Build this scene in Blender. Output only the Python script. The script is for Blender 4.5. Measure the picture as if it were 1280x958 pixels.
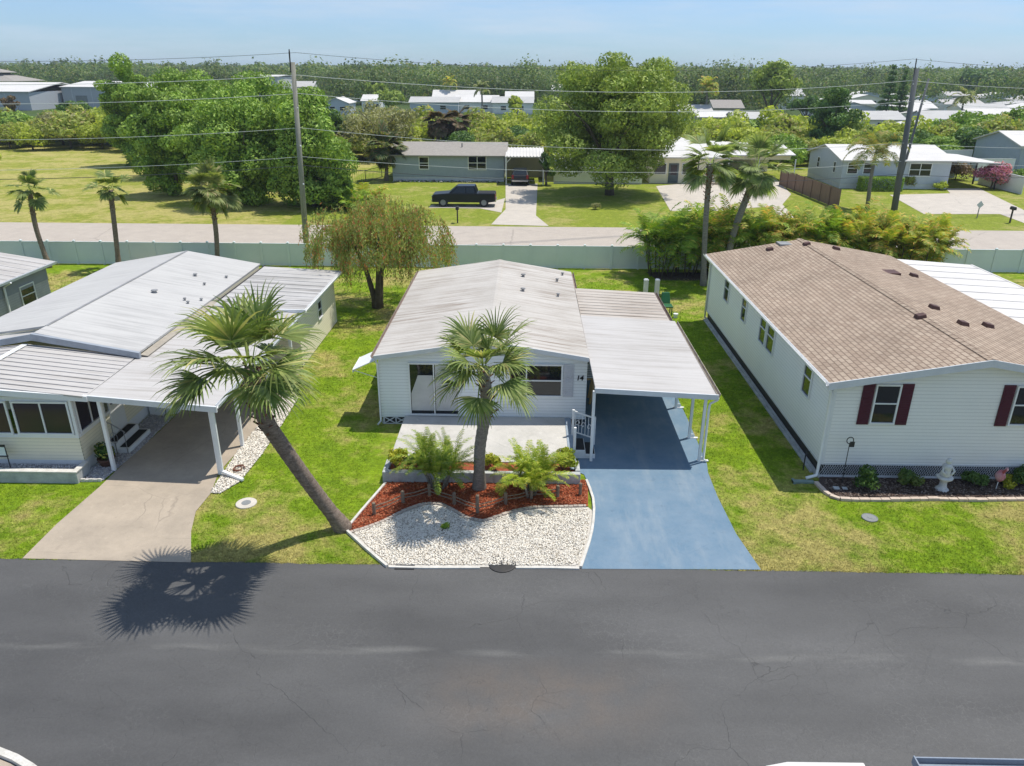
import bpy, math, random
import numpy as np
from mathutils import Vector, Matrix
for o in list(bpy.data.objects): bpy.data.objects.remove(o)
S = bpy.context.scene
COL = S.collection
PI = math.pi

# ------------------------------------------------------------------ camera
F_PX, CAM_H, ROLL, YAW, HOR = 940., 11.8, 0.005, math.atan(18/940*0.92), 86.
PITCH = math.atan((479-HOR)/F_PX)
Fv = Vector((-math.sin(YAW)*math.cos(PITCH), math.cos(YAW)*math.cos(PITCH), -math.sin(PITCH)))
R0 = Vector((math.cos(YAW), math.sin(YAW), 0)); U0 = R0.cross(Fv)
Rv = math.cos(ROLL)*R0+math.sin(ROLL)*U0; Uv = -math.sin(ROLL)*R0+math.cos(ROLL)*U0
cd = bpy.data.cameras.new('camera'); cam = bpy.data.objects.new('camera', cd); COL.objects.link(cam)
cd.sensor_width = 36; cd.lens = F_PX/1280*36; cd.clip_start = .2; cd.clip_end = 9000
mw = Matrix((Rv, Uv, -Fv)).transposed().to_4x4(); mw.translation = (0, 0, CAM_H)
cam.matrix_world = mw; S.camera = cam
S.render.resolution_x, S.render.resolution_y = 1024, 766

def at(x, y, z=0., Y=None, X=None):
    """point of the surveyed photograph (1280 px) on a horizontal plane z, or a vertical plane Y / X"""
    d = Fv*F_PX+Rv*(x-640)-Uv*(y-479)
    t = Y/d[1] if Y is not None else (X/d[0] if X is not None else (z-CAM_H)/d[2])
    return Vector((0, 0, CAM_H))+t*d

# ------------------------------------------------------------------ sky, sun, exposure
SX, SY = .315, .17
EL = math.atan(1/math.hypot(SX, SY)); AZ = math.atan2(SX, SY)
W = bpy.data.worlds.new('World'); S.world = W; W.use_nodes = True
nt = W.node_tree; nt.nodes.clear()
wo = nt.nodes.new('ShaderNodeOutputWorld'); bg = nt.nodes.new('ShaderNodeBackground')
sk = nt.nodes.new('ShaderNodeTexSky'); sk.sky_type = 'NISHITA'; sk.sun_disc = False
sk.sun_elevation = EL; sk.sun_rotation = AZ; sk.altitude = 0; sk.air_density = 1.0; sk.dust_density = .05; sk.ozone_density = 2.5
tc = nt.nodes.new('ShaderNodeTexCoord'); mp = nt.nodes.new('ShaderNodeMapping'); mp.inputs['Scale'].default_value = (1.4, 1.4, 13)
no = nt.nodes.new('ShaderNodeTexNoise'); no.inputs['Scale'].default_value = 2.4; no.inputs['Detail'].default_value = 7; no.inputs['Roughness'].default_value = .62
cr = nt.nodes.new('ShaderNodeMapRange'); cr.inputs['From Min'].default_value = .44; cr.inputs['From Max'].default_value = .78
cr.inputs['To Min'].default_value = 0; cr.inputs['To Max'].default_value = .75
mx = nt.nodes.new('ShaderNodeMix'); mx.data_type = 'RGBA'; mx.inputs[7].default_value = (3.6, 4.2, 4.9, 1)
L = nt.links.new
L(tc.outputs['Generated'], mp.inputs[0]); L(mp.outputs[0], no.inputs[0]); L(no.outputs[0], cr.inputs[0])
tn = nt.nodes.new('ShaderNodeMix'); tn.data_type = 'RGBA'; tn.blend_type = 'MULTIPLY'; tn.inputs[0].default_value = 1; tn.inputs[7].default_value = (.96, 1.0, 1.05, 1)
L(sk.outputs[0], tn.inputs[6]); L(cr.outputs[0], mx.inputs[0]); sx = nt.nodes.new('ShaderNodeSeparateXYZ'); L(tc.outputs['Generated'], sx.inputs[0])
hr0 = nt.nodes.new('ShaderNodeMapRange'); hr0.inputs['From Min'].default_value = 0; hr0.inputs['From Max'].default_value = .42; L(sx.outputs[2], hr0.inputs[0])
hr = nt.nodes.new('ShaderNodeMix'); hr.data_type = 'RGBA'; hr.inputs[6].default_value = (.33, .46, .68, 1); hr.inputs[7].default_value = (1.26, 1.06, .89, 1); L(hr0.outputs[0], hr.inputs[0])
hm_ = nt.nodes.new('ShaderNodeMix'); hm_.data_type = 'RGBA'; hm_.blend_type = 'MULTIPLY'; hm_.inputs[0].default_value = 1; L(tn.outputs[2], hm_.inputs[6]); L(hr.outputs[2], hm_.inputs[7]); L(hm_.outputs[2], mx.inputs[6]); L(mx.outputs[2], bg.inputs[0]); L(bg.outputs[0], wo.inputs[0])
bg.inputs[1].default_value = .15
sd = bpy.data.lights.new('sun', 'SUN'); sd.energy = 3.9; sd.angle = math.radians(.5); sd.color = (1, .96, .875)
so = bpy.data.objects.new('sun', sd); COL.objects.link(so)
so.rotation_euler = Vector((SX, SY, 1)).to_track_quat('Z', 'Y').to_euler(); so.location = (20, 10, 60)
S.view_settings.view_transform = 'Standard'; S.view_settings.look = 'None'
S.view_settings.exposure = 0.25; S.view_settings.gamma = 1
S.cycles.max_bounces = 6; S.cycles.transparent_max_bounces = 6

# ------------------------------------------------------------------ materials
def nmat(name):
    m = bpy.data.materials.new(name); m.use_nodes = True
    return m, m.node_tree, m.node_tree.nodes['Principled BSDF']
def noise(nt, scale, detail=4, stretch=(1, 1, 1), rough=.55, world=False, rot=0):
    t = nt.nodes.new('ShaderNodeNewGeometry' if world else 'ShaderNodeTexCoord')
    m = nt.nodes.new('ShaderNodeMapping'); m.inputs['Scale'].default_value = stretch; m.inputs['Rotation'].default_value = (0, 0, rot)
    n = nt.nodes.new('ShaderNodeTexNoise'); n.inputs['Scale'].default_value = scale; n.inputs['Detail'].default_value = detail
    n.inputs['Roughness'].default_value = rough
    nt.links.new(t.outputs['Position' if world else 'Object'], m.inputs[0]); nt.links.new(m.outputs[0], n.inputs[0])
    return n.outputs[0]
def rng(nt, s, a, b, c=0., d=1., clamp=True):
    r = nt.nodes.new('ShaderNodeMapRange'); r.clamp = clamp
    for i, v in zip(('From Min', 'From Max', 'To Min', 'To Max'), (a, b, c, d)): r.inputs[i].default_value = v
    nt.links.new(s, r.inputs[0]); return r.outputs[0]
def mixc(nt, f, a, b, mode='MIX'):
    m = nt.nodes.new('ShaderNodeMix'); m.data_type = 'RGBA'; m.blend_type = mode
    for s, i in ((f, 0), (a, 6), (b, 7)):
        if isinstance(s, (int, float)): m.inputs[i].default_value = s
        elif isinstance(s, (tuple, list)): m.inputs[i].default_value = (*s[:3], 1)
        else: nt.links.new(s, m.inputs[i])
    return m.outputs[2]
def math_(nt, op, a, b=0.):
    m = nt.nodes.new('ShaderNodeMath'); m.operation = op
    for s, i in ((a, 0), (b, 1)):
        if isinstance(s, (int, float)): m.inputs[i].default_value = s
        else: nt.links.new(s, m.inputs[i])
    return m.outputs[0]
def bump(nt, b, h, strength=.4, dist=.02):
    n = nt.nodes.new('ShaderNodeBump'); n.inputs['Strength'].default_value = strength; n.inputs['Distance'].default_value = dist
    nt.links.new(h, n.inputs['Height']); nt.links.new(n.outputs[0], b.inputs['Normal'])
def M(name, col, col2=None, rough=.6, scale=2., bsc=60, bst=.25, stretch=(1, 1, 1), spec=.35, metal=0., fine=.12, lo=.35, hi=.7):
    """general dirty surface: two colours by soft noise, fine value grain, slight bump"""
    m, nt, b = nmat(name)
    if col2 is None: col2 = tuple(c*.8 for c in col)
    c = mixc(nt, rng(nt, noise(nt, scale, 6, stretch, .62), lo, hi), col, col2)
    g = rng(nt, noise(nt, bsc*.7, 3), .25, .75, 1-fine, 1+fine)
    c = mixc(nt, 1., c, g, 'MULTIPLY')
    nt.links.new(c, b.inputs['Base Color'])
    b.inputs['Roughness'].default_value = rough; b.inputs['Metallic'].default_value = metal
    b.inputs['Specular IOR Level'].default_value = spec
    if bst: bump(nt, b, noise(nt, bsc, 3), bst, .01)
    return m
def leafmat(name, c1, c2, c3=None, trans=.35, rough=.55, nscale=.35, third=.12, amp=.4):
    m, nt, b = nmat(name)
    g = nt.nodes.new('ShaderNodeNewGeometry')
    r = g.outputs['Random Per Island']
    c = mixc(nt, r, c1, c2)
    if c3: c = mixc(nt, math_(nt, 'GREATER_THAN', math_(nt, 'FRACT', math_(nt, 'MULTIPLY', r, 37.)), 1-third), c, c3)
    v = rng(nt, noise(nt, nscale, 4, world=True, rough=.65), .3, .7, 1-amp, 1+amp)
    c = mixc(nt, 1., c, v, 'MULTIPLY')
    nt.links.new(c, b.inputs['Base Color']); b.inputs['Roughness'].default_value = rough; b.inputs['Specular IOR Level'].default_value = .25
    t = nt.nodes.new('ShaderNodeBsdfTranslucent'); nt.links.new(mixc(nt, 1., c, (1.25, 1.3, .6), 'MULTIPLY'), t.inputs[0])
    mxs = nt.nodes.new('ShaderNodeMixShader'); mxs.inputs[0].default_value = trans
    nt.links.new(b.outputs[0], mxs.inputs[1]); nt.links.new(t.outputs[0], mxs.inputs[2])
    nt.links.new(mxs.outputs[0], nt.nodes['Material Output'].inputs[0])
    return m
def grasscol(nt, lush, dry, dark, dryness=.5, r=None):
    big = noise(nt, .22, 5, world=True, rough=.6); mid = noise(nt, 1.1, 5, world=True, rough=.65); fine = noise(nt, 9, 4, world=True, rough=.7)
    c = mixc(nt, rng(nt, mid, .32, .68), dark, lush)
    patch = math_(nt, 'ADD', math_(nt, 'MULTIPLY', big, .6), math_(nt, 'MULTIPLY', mid, .4))
    gp_ = nt.nodes.new('ShaderNodeNewGeometry'); gy = nt.nodes.new('ShaderNodeSeparateXYZ'); nt.links.new(gp_.outputs['Position'], gy.inputs[0])
    patch = math_(nt, 'ADD', patch, math_(nt, 'MULTIPLY', rng(nt, gy.outputs[1], 16, 19.5, .075, 0), rng(nt, gy.outputs[0], 2, 8, .25, 1)))
    c = mixc(nt, rng(nt, patch, dryness, dryness+.11, 0, .8), c, dry)
    c = mixc(nt, 1., c, rng(nt, fine, .25, .75, .6, 1.4), 'MULTIPLY')
    c = mixc(nt, 1., c, rng(nt, noise(nt, 3.2, 5, world=True, rough=.75), .3, .7, .72, 1.28), 'MULTIPLY')
    return c, fine
def grassmat(name, lush, dry, dark, dryness=.5):
    m, nt, b = nmat(name); c, f = grasscol(nt, lush, dry, dark, dryness)
    nt.links.new(c, b.inputs['Base Color']); b.inputs['Roughness'].default_value = .9; b.inputs['Specular IOR Level'].default_value = .1
    bump(nt, b, noise(nt, 28, 5, world=True, rough=.7), .9, .06); return m
LUSH, DRY, DARK = (.235, .335, .016), (.42, .335, .13), (.14, .225, .014)
m_lawn = grassmat('lawn_grass', LUSH, DRY, DARK, .475)
m_yard = grassmat('yard_grass', (.25, .29, .035), (.38, .33, .12), (.19, .235, .03), .50)
m_field = grassmat('field_grass', (.30, .31, .05), (.44, .375, .14), (.22, .25, .04), .44)
m_far = grassmat('far_ground', (.07, .11, .03), (.16, .15, .08), (.05, .08, .02), .55)

def blade_mat():
    m, nt, b = nmat('grass_blades'); c, f = grasscol(nt, LUSH, DRY, DARK, .475)
    g = nt.nodes.new('ShaderNodeNewGeometry')
    c = mixc(nt, 1., c, rng(nt, g.outputs['Random Per Island'], 0, 1, .9, 1.6), 'MULTIPLY')
    nt.links.new(c, b.inputs['Base Color']); b.inputs['Roughness'].default_value = .7; b.inputs['Specular IOR Level'].default_value = .15
    return m
m_blade = blade_mat()

def asphalt():
    m, nt, b = nmat('asphalt')
    base = mixc(nt, rng(nt, noise(nt, .35, 5, (.45, 1.2, 1)), .35, .68), (.066, .064, .063), (.104, .101, .099))
    # worn light band along the crown of the road with crackled aggregate
    t = nt.nodes.new('ShaderNodeTexCoord'); sp = nt.nodes.new('ShaderNodeSeparateXYZ'); nt.links.new(t.outputs['Object'], sp.inputs[0])
    wob = rng(nt, noise(nt, .5, 3), .2, .8, -.09, .09)
    dy = math_(nt, 'ABSOLUTE', math_(nt, 'SUBTRACT', math_(nt, 'ADD', sp.outputs[1], wob), 12.9))
    band = math_(nt, 'MULTIPLY', rng(nt, dy, .02, .16, 1, 0), rng(nt, noise(nt, .7, 5, (.6, 3, 1)), .45, .62))
    base = mixc(nt, math_(nt, 'MULTIPLY', band, .55), base, (.16, .155, .145))
    dy2 = math_(nt, 'ABSOLUTE', math_(nt, 'SUBTRACT', math_(nt, 'ADD', sp.outputs[1], wob), 11.6))
    dx2 = math_(nt, 'ABSOLUTE', math_(nt, 'SUBTRACT', sp.outputs[0], .4))
    rusty = math_(nt, 'MULTIPLY', math_(nt, 'MULTIPLY', rng(nt, dy2, .4, 1.3, 1, 0), rng(nt, dx2, .8, 3.2, 1, 0)), rng(nt, noise(nt, 1.1, 4), .3, .6))
    base = mixc(nt, math_(nt, 'MULTIPLY', rusty, .6), base, (.125, .098, .078))
    # crack network
    def crk(scale, w, dist):
        n = nt.nodes.new('ShaderNodeTexNoise'); n.inputs['Scale'].default_value = scale*2.2; n.inputs['Detail'].default_value = 4
        nt.links.new(t.outputs['Object'], n.inputs[0])
        va = nt.nodes.new('ShaderNodeVectorMath'); va.operation = 'SCALE'; va.inputs['Scale'].default_value = dist
        nt.links.new(n.outputs['Color'], va.inputs[0])
        vb = nt.nodes.new('ShaderNodeVectorMath'); nt.links.new(va.outputs[0], vb.inputs[0]); nt.links.new(t.outputs['Object'], vb.inputs[1])
        v = nt.nodes.new('ShaderNodeTexVoronoi'); v.feature = 'DISTANCE_TO_EDGE'; v.inputs['Scale'].default_value = scale
        nt.links.new(vb.outputs[0], v.inputs[0]); return rng(nt, v.outputs[0], 0, w, 1, 0)
    c1 = math_(nt, 'MULTIPLY', crk(.42, .0035, .9), rng(nt, noise(nt, .33, 3), .46, .56))
    c2 = math_(nt, 'MULTIPLY', crk(1.9, .012, .3), rng(nt, noise(nt, .45, 4, (1, 1.3, 1)), .42, .58))
    cc = math_(nt, 'MAXIMUM', c1, math_(nt, 'MULTIPLY', c2, .55))
    base = mixc(nt, math_(nt, 'MULTIPLY', cc, .62), base, (.03, .029, .028))
    c3 = math_(nt, 'MULTIPLY', crk(5.5, .045, .15), math_(nt, 'MAXIMUM', math_(nt, 'MULTIPLY', band, .8), rng(nt, noise(nt, .28, 3, (1, 1.5, 1)), .48, .62, .12, .8)))
    base = mixc(nt, math_(nt, 'MULTIPLY', c3, .28), base, (.2, .195, .185))
    sk = math_(nt, 'MULTIPLY', rng(nt, noise(nt, 150, 2), .3, .7, .85, 1.15), rng(nt, noise(nt, 22, 4, rough=.8), .3, .7, .88, 1.12))
    nt.links.new(mixc(nt, 1., base, sk, 'MULTIPLY'), b.inputs['Base Color'])
    b.inputs['Roughness'].default_value = .62; b.inputs['Specular IOR Level'].default_value = .4
    h = math_(nt, 'SUBTRACT', noise(nt, 110, 3), math_(nt, 'MULTIPLY', cc, 1.5)); bump(nt, b, h, .35, .012)
    return m
m_asph = asphalt()
def concrete(name, c1, c2, joint=None, crack=(.10, .09, .08), cs=.35):
    m, nt, b = nmat(name)
    c = mixc(nt, rng(nt, noise(nt, .9, 7, rough=.68), .35, .68), c1, c2)
    c = mixc(nt, rng(nt, noise(nt, 3.3, 5, rough=.7), .56, .72, 0, .30), c, tuple(v*.62 for v in c2))
    t = nt.nodes.new('ShaderNodeTexCoord'); n = nt.nodes.new('ShaderNodeTexNoise'); n.inputs['Scale'].default_value = .9; n.inputs['Detail'].default_value = 4
    nt.links.new(t.outputs['Object'], n.inputs[0])
    va = nt.nodes.new('ShaderNodeVectorMath'); va.operation = 'SCALE'; va.inputs['Scale'].default_value = .35; nt.links.new(n.outputs['Color'], va.inputs[0])
    vb = nt.nodes.new('ShaderNodeVectorMath'); nt.links.new(va.outputs[0], vb.inputs[0]); nt.links.new(t.outputs['Object'], vb.inputs[1])
    v = nt.nodes.new('ShaderNodeTexVoronoi'); v.feature = 'DISTANCE_TO_EDGE'; v.inputs['Scale'].default_value = cs; nt.links.new(vb.outputs[0], v.inputs[0])
    ck = math_(nt, 'MULTIPLY', rng(nt, v.outputs[0], 0, .004, .35, 0), rng(nt, noise(nt, .5, 2), .4, .5))
    c = mixc(nt, rng(nt, noise(nt, 1.7, 6, rough=.75), .60, .74, 0, .45), c, tuple(min(1, v*1.45+.02) for v in c1))
    c = mixc(nt, ck, c, crack)
    c = mixc(nt, 1., c, rng(nt, noise(nt, 60, 2), .3, .7, .92, 1.08), 'MULTIPLY')
    nt.links.new(c, b.inputs['Base Color']); b.inputs['Roughness'].default_value = .8; b.inputs['Specular IOR Level'].default_value = .25
    bump(nt, b, noise(nt, 50, 4), .2, .01); return m
m_conc = concrete('tan_concrete', (.44, .365, .285), (.34, .285, .225))
m_blue = concrete('blue_painted_concrete', (.125, .205, .285), (.185, .255, .325), crack=(.08, .13, .21), cs=.5)
m_patio = concrete('pale_concrete', (.56, .53, .49), (.44, .42, .385))
m_road2 = concrete('light_road', (.46, .40, .34), (.405, .35, .30), cs=.05)
m_drv2 = concrete('far_driveway', (.54, .48, .41), (.46, .41, .355), cs=.1)

m_white = M('white_paint', (.80, .80, .79), (.73, .73, .72), rough=.45, scale=1.2, bst=.05, fine=.04)
m_trimg = M('grey_white_trim', (.66, .67, .68), (.58, .59, .60), rough=.5, bst=.05, fine=.05)
m_sidblue = M('pale_blue_siding', (.82, .83, .83), (.77, .785, .79), rough=.55, scale=.8, bst=.05, fine=.04)
m_sidcream = M('cream_siding', (.86, .79, .60), (.81, .74, .56), rough=.55, scale=.8, bst=.05, fine=.04)
m_sidwhite = M('offwhite_siding', (.86, .84, .79), (.82, .80, .75), rough=.5, scale=.7, bst=.05, fine=.04)
m_sidgrey = M('weathered_grey_siding', (.45, .44, .42), (.36, .35, .34), rough=.6, scale=1.5, bst=.05)
m_sidslate = M('slate_blue_siding', (.36, .41, .47), (.32, .37, .43), rough=.6, bst=.05)
m_sidlilac = M('pale_grey_blue_siding', (.52, .55, .60), (.48, .51, .56), rough=.6, bst=.05)
m_tanwall = M('tan_wall', (.52, .46, .34), (.46, .41, .31), rough=.7)
def lap_shade_lines(m, course, amt, wdt=.14):  # darkens the siding colour at each lap joint: painted-in shade of the overlap
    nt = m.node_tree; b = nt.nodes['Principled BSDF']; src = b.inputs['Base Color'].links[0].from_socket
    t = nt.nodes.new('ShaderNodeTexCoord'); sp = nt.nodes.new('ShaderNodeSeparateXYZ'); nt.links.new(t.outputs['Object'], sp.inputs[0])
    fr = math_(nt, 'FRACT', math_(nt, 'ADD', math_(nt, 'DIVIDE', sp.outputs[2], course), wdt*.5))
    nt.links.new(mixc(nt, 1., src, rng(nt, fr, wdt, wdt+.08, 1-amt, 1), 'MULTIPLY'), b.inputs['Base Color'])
for m_ in (m_sidblue, m_sidcream, m_sidwhite, m_sidgrey): lap_shade_lines(m_, .115, .24)
def metalroof(name, c1, c2, streak, sxyz=(.25, 7, 1), amt=.5, rough=.5, seam=None):
    m, nt, b = nmat(name)
    c = mixc(nt, rng(nt, noise(nt, .5, 6, rough=.65), .35, .68), c1, c2)
    st = noise(nt, .9, 6, sxyz, .7); st2 = noise(nt, .35, 3)
    f = math_(nt, 'MULTIPLY', rng(nt, st, .47, .64), rng(nt, st2, .36, .60, .2, amt))
    c = mixc(nt, f, c, streak)
    if seam:
        t = nt.nodes.new('ShaderNodeTexCoord'); sp = nt.nodes.new('ShaderNodeSeparateXYZ'); nt.links.new(t.outputs['Object'], sp.inputs[0])
        fr = math_(nt, 'FRACT', math_(nt, 'DIVIDE', math_(nt, 'ADD', sp.outputs[1], rng(nt, noise(nt, .7, 2), 0, 1, -.03, .03)), seam))
        line = math_(nt, 'MULTIPLY', rng(nt, fr, 0, .035, 1, 0), rng(nt, noise(nt, .8, 3, (1, 2, 1)), .42, .6, .1, .8))
        c = mixc(nt, math_(nt, 'MULTIPLY', line, .55), c, tuple(v*.5 for v in streak))
    nt.links.new(c, b.inputs['Base Color']); b.inputs['Roughness'].default_value = .7; b.inputs['Specular IOR Level'].default_value = .2
    bump(nt, b, noise(nt, 1.6, 3, (1, 3, 1)), .25, .02); return m
m_roofC = metalroof('stained_cream_metal_roof', (.52, .485, .445), (.43, .395, .355), (.24, .19, .15), amt=.95, seam=.9)
m_roofCr = metalroof('rust_stained_metal_roof', (.53, .48, .43), (.43, .38, .33), (.24, .185, .145), (.2, 9, 1), amt=.9, seam=.42)
m_roofCp = metalroof('white_carport_roof', (.50, .475, .455), (.455, .43, .41), (.30, .27, .24), amt=.7, seam=1.1)
m_roofL = metalroof('grey_white_metal_roof', (.50, .485, .465), (.455, .44, .425), (.32, .31, .30), amt=.7, seam=.9)
m_roofLs = metalroof('weathered_grey_metal_roof', (.50, .48, .465), (.39, .375, .36), (.22, .205, .19), (.2, 5, 1), amt=.9, seam=.6)
m_roofW = metalroof('bright_white_roof', (.66, .63, .60), (.60, .575, .55), (.40, .38, .35), amt=.4, seam=1.2)
m_rust = M('rusty_gutter', (.30, .24, .20), (.17, .11, .085), rough=.8, scale=4)
m_dark = M('dark_metal', (.03, .03, .033), (.05, .045, .04), rough=.6)
m_black = M('black_rubber', (.012, .012, .014), (.02, .02, .022), rough=.75)
m_burg = M('burgundy_shutter', (.085, .012, .03), (.07, .012, .026), rough=.55, bst=.02)
m_ltshut = M('light_grey_shutter', (.60, .60, .63), (.50, .50, .54), rough=.6)
m_galv = M('galvanised_vent', (.30, .30, .30), (.20, .19, .18), rough=.5)
m_brownv = M('brown_vent', (.10, .045, .035), (.07, .035, .03), rough=.6)
m_lattice = M('lattice_white', (.66, .67, .68), (.58, .59, .6), rough=.6)
m_soil = M('dark_mulch', (.055, .038, .032), (.12, .085, .07), rough=.95, scale=14, bsc=50, bst=.8, fine=.4)
m_redm = M('red_mulch', (.34, .09, .038), (.22, .05, .025), rough=.95, scale=9, bsc=45, bst=.9, fine=.4)
m_gravel = M('white_gravel_bed', (.62, .58, .52), (.46, .42, .37), rough=.9, scale=14, bsc=40, bst=1., fine=.3)
m_wallconc = M('retaining_wall', (.50, .51, .50), (.33, .34, .34), rough=.85, scale=3, fine=.12)
m_stone = M('edging_stone', (.47, .40, .34), (.30, .26, .22), rough=.9, scale=7, fine=.2)
m_pinkstone = M('pinkish_edging_stone', (.60, .49, .40), (.46, .37, .30), rough=.9, scale=7, fine=.15)
m_whiteedge = M('white_painted_edging', (.66, .63, .58), (.50, .47, .42), rough=.7, scale=5)
m_wood = M('weathered_wood', (.25, .19, .135), (.16, .12, .09), rough=.9, scale=6, stretch=(1, 1, .3), fine=.2)
m_pole = M('pale_pole_wood', (.30, .29, .24), (.20, .19, .16), rough=.9, scale=4, stretch=(3, 3, .2), fine=.2)
m_poled = M('dark_pole_wood', (.09, .10, .11), (.13, .135, .14), rough=.85, scale=4, stretch=(3, 3, .2), fine=.2)
m_vinyl = M('vinyl_fence', (.68, .73, .725), (.62, .67, .665), rough=.45, scale=.6, bst=.03, fine=.03)
m_bark = M('palm_bark', (.27, .21, .165), (.13, .095, .072), rough=.95, scale=5, stretch=(1, 1, 4), bsc=26, bst=1., fine=.3)
m_barkg = M('grey_palm_bark', (.27, .245, .21), (.17, .15, .13), rough=.95, scale=5, stretch=(1, 1, 5), bsc=26, bst=.8, fine=.25)
m_boot = M('palm_boot', (.20, .075, .04), (.10, .045, .028), rough=.9, scale=8)
m_barkt = M('tree_bark', (.15, .12, .095), (.085, .068, .052), rough=.95, scale=4, bst=.8)
m_green = M('green_plastic', (.02, .13, .05), (.02, .10, .045), rough=.5)
m_terra = M('brown_pot', (.13, .065, .045), (.10, .05, .035), rough=.5)
m_statue = M('white_stone_statue', (.66, .65, .62), (.52, .51, .49), rough=.85, scale=9)
m_fencew = M('brown_fence_wood', (.28, .185, .135), (.20, .13, .095), rough=.9, scale=2, stretch=(3, 3, .4), fine=.15)
m_wire = M('grey_wire', (.62, .64, .64), (.56, .58, .58), rough=.5, bst=0)
m_wired = M('dark_wire', (.05, .055, .06), (.06, .065, .07), rough=.6, bst=0)
m_plate = M('plastic_grey', (.24, .25, .25), (.20, .21, .21), rough=.6)
m_yellowwood = M('tan_lumber', (.50, .34, .15), (.42, .28, .12), rough=.8)
m_pinkred = M('red_pink_paint', (.42, .10, .14), (.62, .50, .48), rough=.5)
def glass(name, col=(.012, .016, .02), rough=.04):
    m, nt, b = nmat(name); b.inputs['Base Color'].default_value = (*col, 1); b.inputs['Roughness'].default_value = rough
    b.inputs['Specular IOR Level'].default_value = .6; return m
m_glass = glass('dark_window_glass'); m_screen = glass('screened_glass', (.02, .016, .03), .12)
m_curtain = M('curtained_glass', (.50, .50, .49), (.42, .42, .42), rough=.25, spec=.5, bst=0, fine=.02)
def carpaint(name, c, rough=.35):
    m, nt, b = nmat(name); b.inputs['Base Color'].default_value = (*c, 1); b.inputs['Roughness'].default_value = rough
    b.inputs['Coat Weight'].default_value = .15; b.inputs['Coat Roughness'].default_value = .15; b.inputs['Specular IOR Level'].default_value = .3; return m
m_carnavy = carpaint('dark_navy_paint', (.006, .009, .016)); m_carblk = carpaint('dark_grey_paint', (.02, .02, .024)); m_carwht = carpaint('silver_white_paint', (.5, .5, .5))
m_redlight = carpaint('red_lamp', (.25, .01, .01)); m_chrome = M('chrome', (.55, .55, .56), rough=.2, metal=.9, bst=0)
def shingle():
    m, nt, b = nmat('brown_asphalt_shingles')
    t = nt.nodes.new('ShaderNodeTexCoord'); mp = nt.nodes.new('ShaderNodeMapping'); mp.inputs['Rotation'].default_value = (0, 0, PI/2)
    nt.links.new(t.outputs['Object'], mp.inputs[0])
    br = nt.nodes.new('ShaderNodeTexBrick'); br.inputs['Scale'].default_value = 1; br.inputs['Brick Width'].default_value = .34; br.inputs['Row Height'].default_value = .17
    br.inputs['Mortar Size'].default_value = .022; br.inputs['Mortar Smooth'].default_value = .2; br.inputs['Bias'].default_value = 0
    br.inputs['Color1'].default_value = (.42, .335, .26, 1); br.inputs['Color2'].default_value = (.31, .235, .18, 1); br.inputs['Mortar'].default_value = (.17, .12, .09, 1)
    nt.links.new(mp.outputs[0], br.inputs[0])
    c = mixc(nt, .15, br.outputs[0], mixc(nt, rng(nt, noise(nt, 3, 4), .35, .65), (.40, .32, .245), (.33, .255, .19)))
    c = mixc(nt, 1., c, rng(nt, noise(nt, .6, 4), .3, .7, .88, 1.1), 'MULTIPLY')
    c = mixc(nt, 1., c, rng(nt, noise(nt, 80, 2), .3, .7, .85, 1.15), 'MULTIPLY')
    nt.links.new(c, b.inputs['Base Color']); b.inputs['Roughness'].default_value = .95; b.inputs['Specular IOR Level'].default_value = .15
    bump(nt, b, br.outputs['Fac'], -.5, .01); return m
m_shingle = shingle()
m_shingle2 = M('grey_brown_shingles', (.34, .31, .275), (.28, .255, .23), rough=.95, scale=3, fine=.15)

# leaves
m_sabal = leafmat('fan_palm_leaf', (.10, .16, .035), (.33, .37, .12), (.48, .44, .18), trans=.3, nscale=1.5, third=.07)
m_sabal2 = leafmat('bright_fan_leaf', (.16, .22, .07), (.36, .42, .16), (.50, .46, .22), trans=.4, nscale=1.5, third=.07)  # brighter leaf colour for the tall fan palms by the hedge
m_sabaly = leafmat('yellow_green_fan_leaf', (.16, .21, .06), (.30, .32, .12), (.42, .36, .18), trans=.35, nscale=1.)
m_areca = leafmat('feather_palm_leaf', (.15, .26, .03), (.30, .42, .05), (.48, .45, .08), trans=.35, nscale=1., third=.12)
m_arecay = leafmat('yellowed_feather_palm_leaf', (.20, .29, .045), (.48, .49, .08), (.66, .42, .11), trans=.35, nscale=.8, third=.2)
m_ficus = leafmat('ficus_leaf', (.13, .24, .035), (.37, .50, .09), trans=.22, nscale=.5)
m_oak = leafmat('oak_leaf', (.17, .25, .045), (.42, .49, .11), trans=.25, nscale=.6)
m_olive = leafmat('olive_bush_leaf', (.23, .28, .06), (.44, .48, .12), (.46, .38, .17), trans=.4, nscale=.4)
m_darkleaf = leafmat('dark_green_leaf', (.07, .14, .04), (.18, .28, .07), trans=.3, nscale=.5)
m_yelleaf = leafmat('yellow_green_leaf', (.30, .37, .05), (.52, .55, .10), trans=.4, nscale=.5)
m_pale = leafmat('dry_pale_leaf', (.30, .30, .14), (.46, .44, .23), trans=.35)
m_bottle = leafmat('willow_leaf', (.20, .27, .06), (.40, .42, .13), (.52, .20, .09), trans=.35, nscale=.9, third=.17)
m_croton = leafmat('yellow_croton_leaf', (.30, .36, .03), (.55, .50, .05), trans=.3)
m_shrub = leafmat('shrub_leaf', (.035, .09, .02), (.12, .19, .04), trans=.25)
m_bougain = leafmat('pink_bougainvillea', (.55, .14, .28), (.72, .34, .46), (.10, .12, .04), trans=.3, third=.2)
m_reddish = leafmat('reddish_leaf', (.20, .13, .09), (.26, .19, .10), trans=.2)
m_forest = leafmat('distant_forest_leaf', (.075, .125, .035), (.19, .25, .065), (.26, .25, .10), trans=.35, amp=.6, nscale=.03, third=.1)

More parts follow.
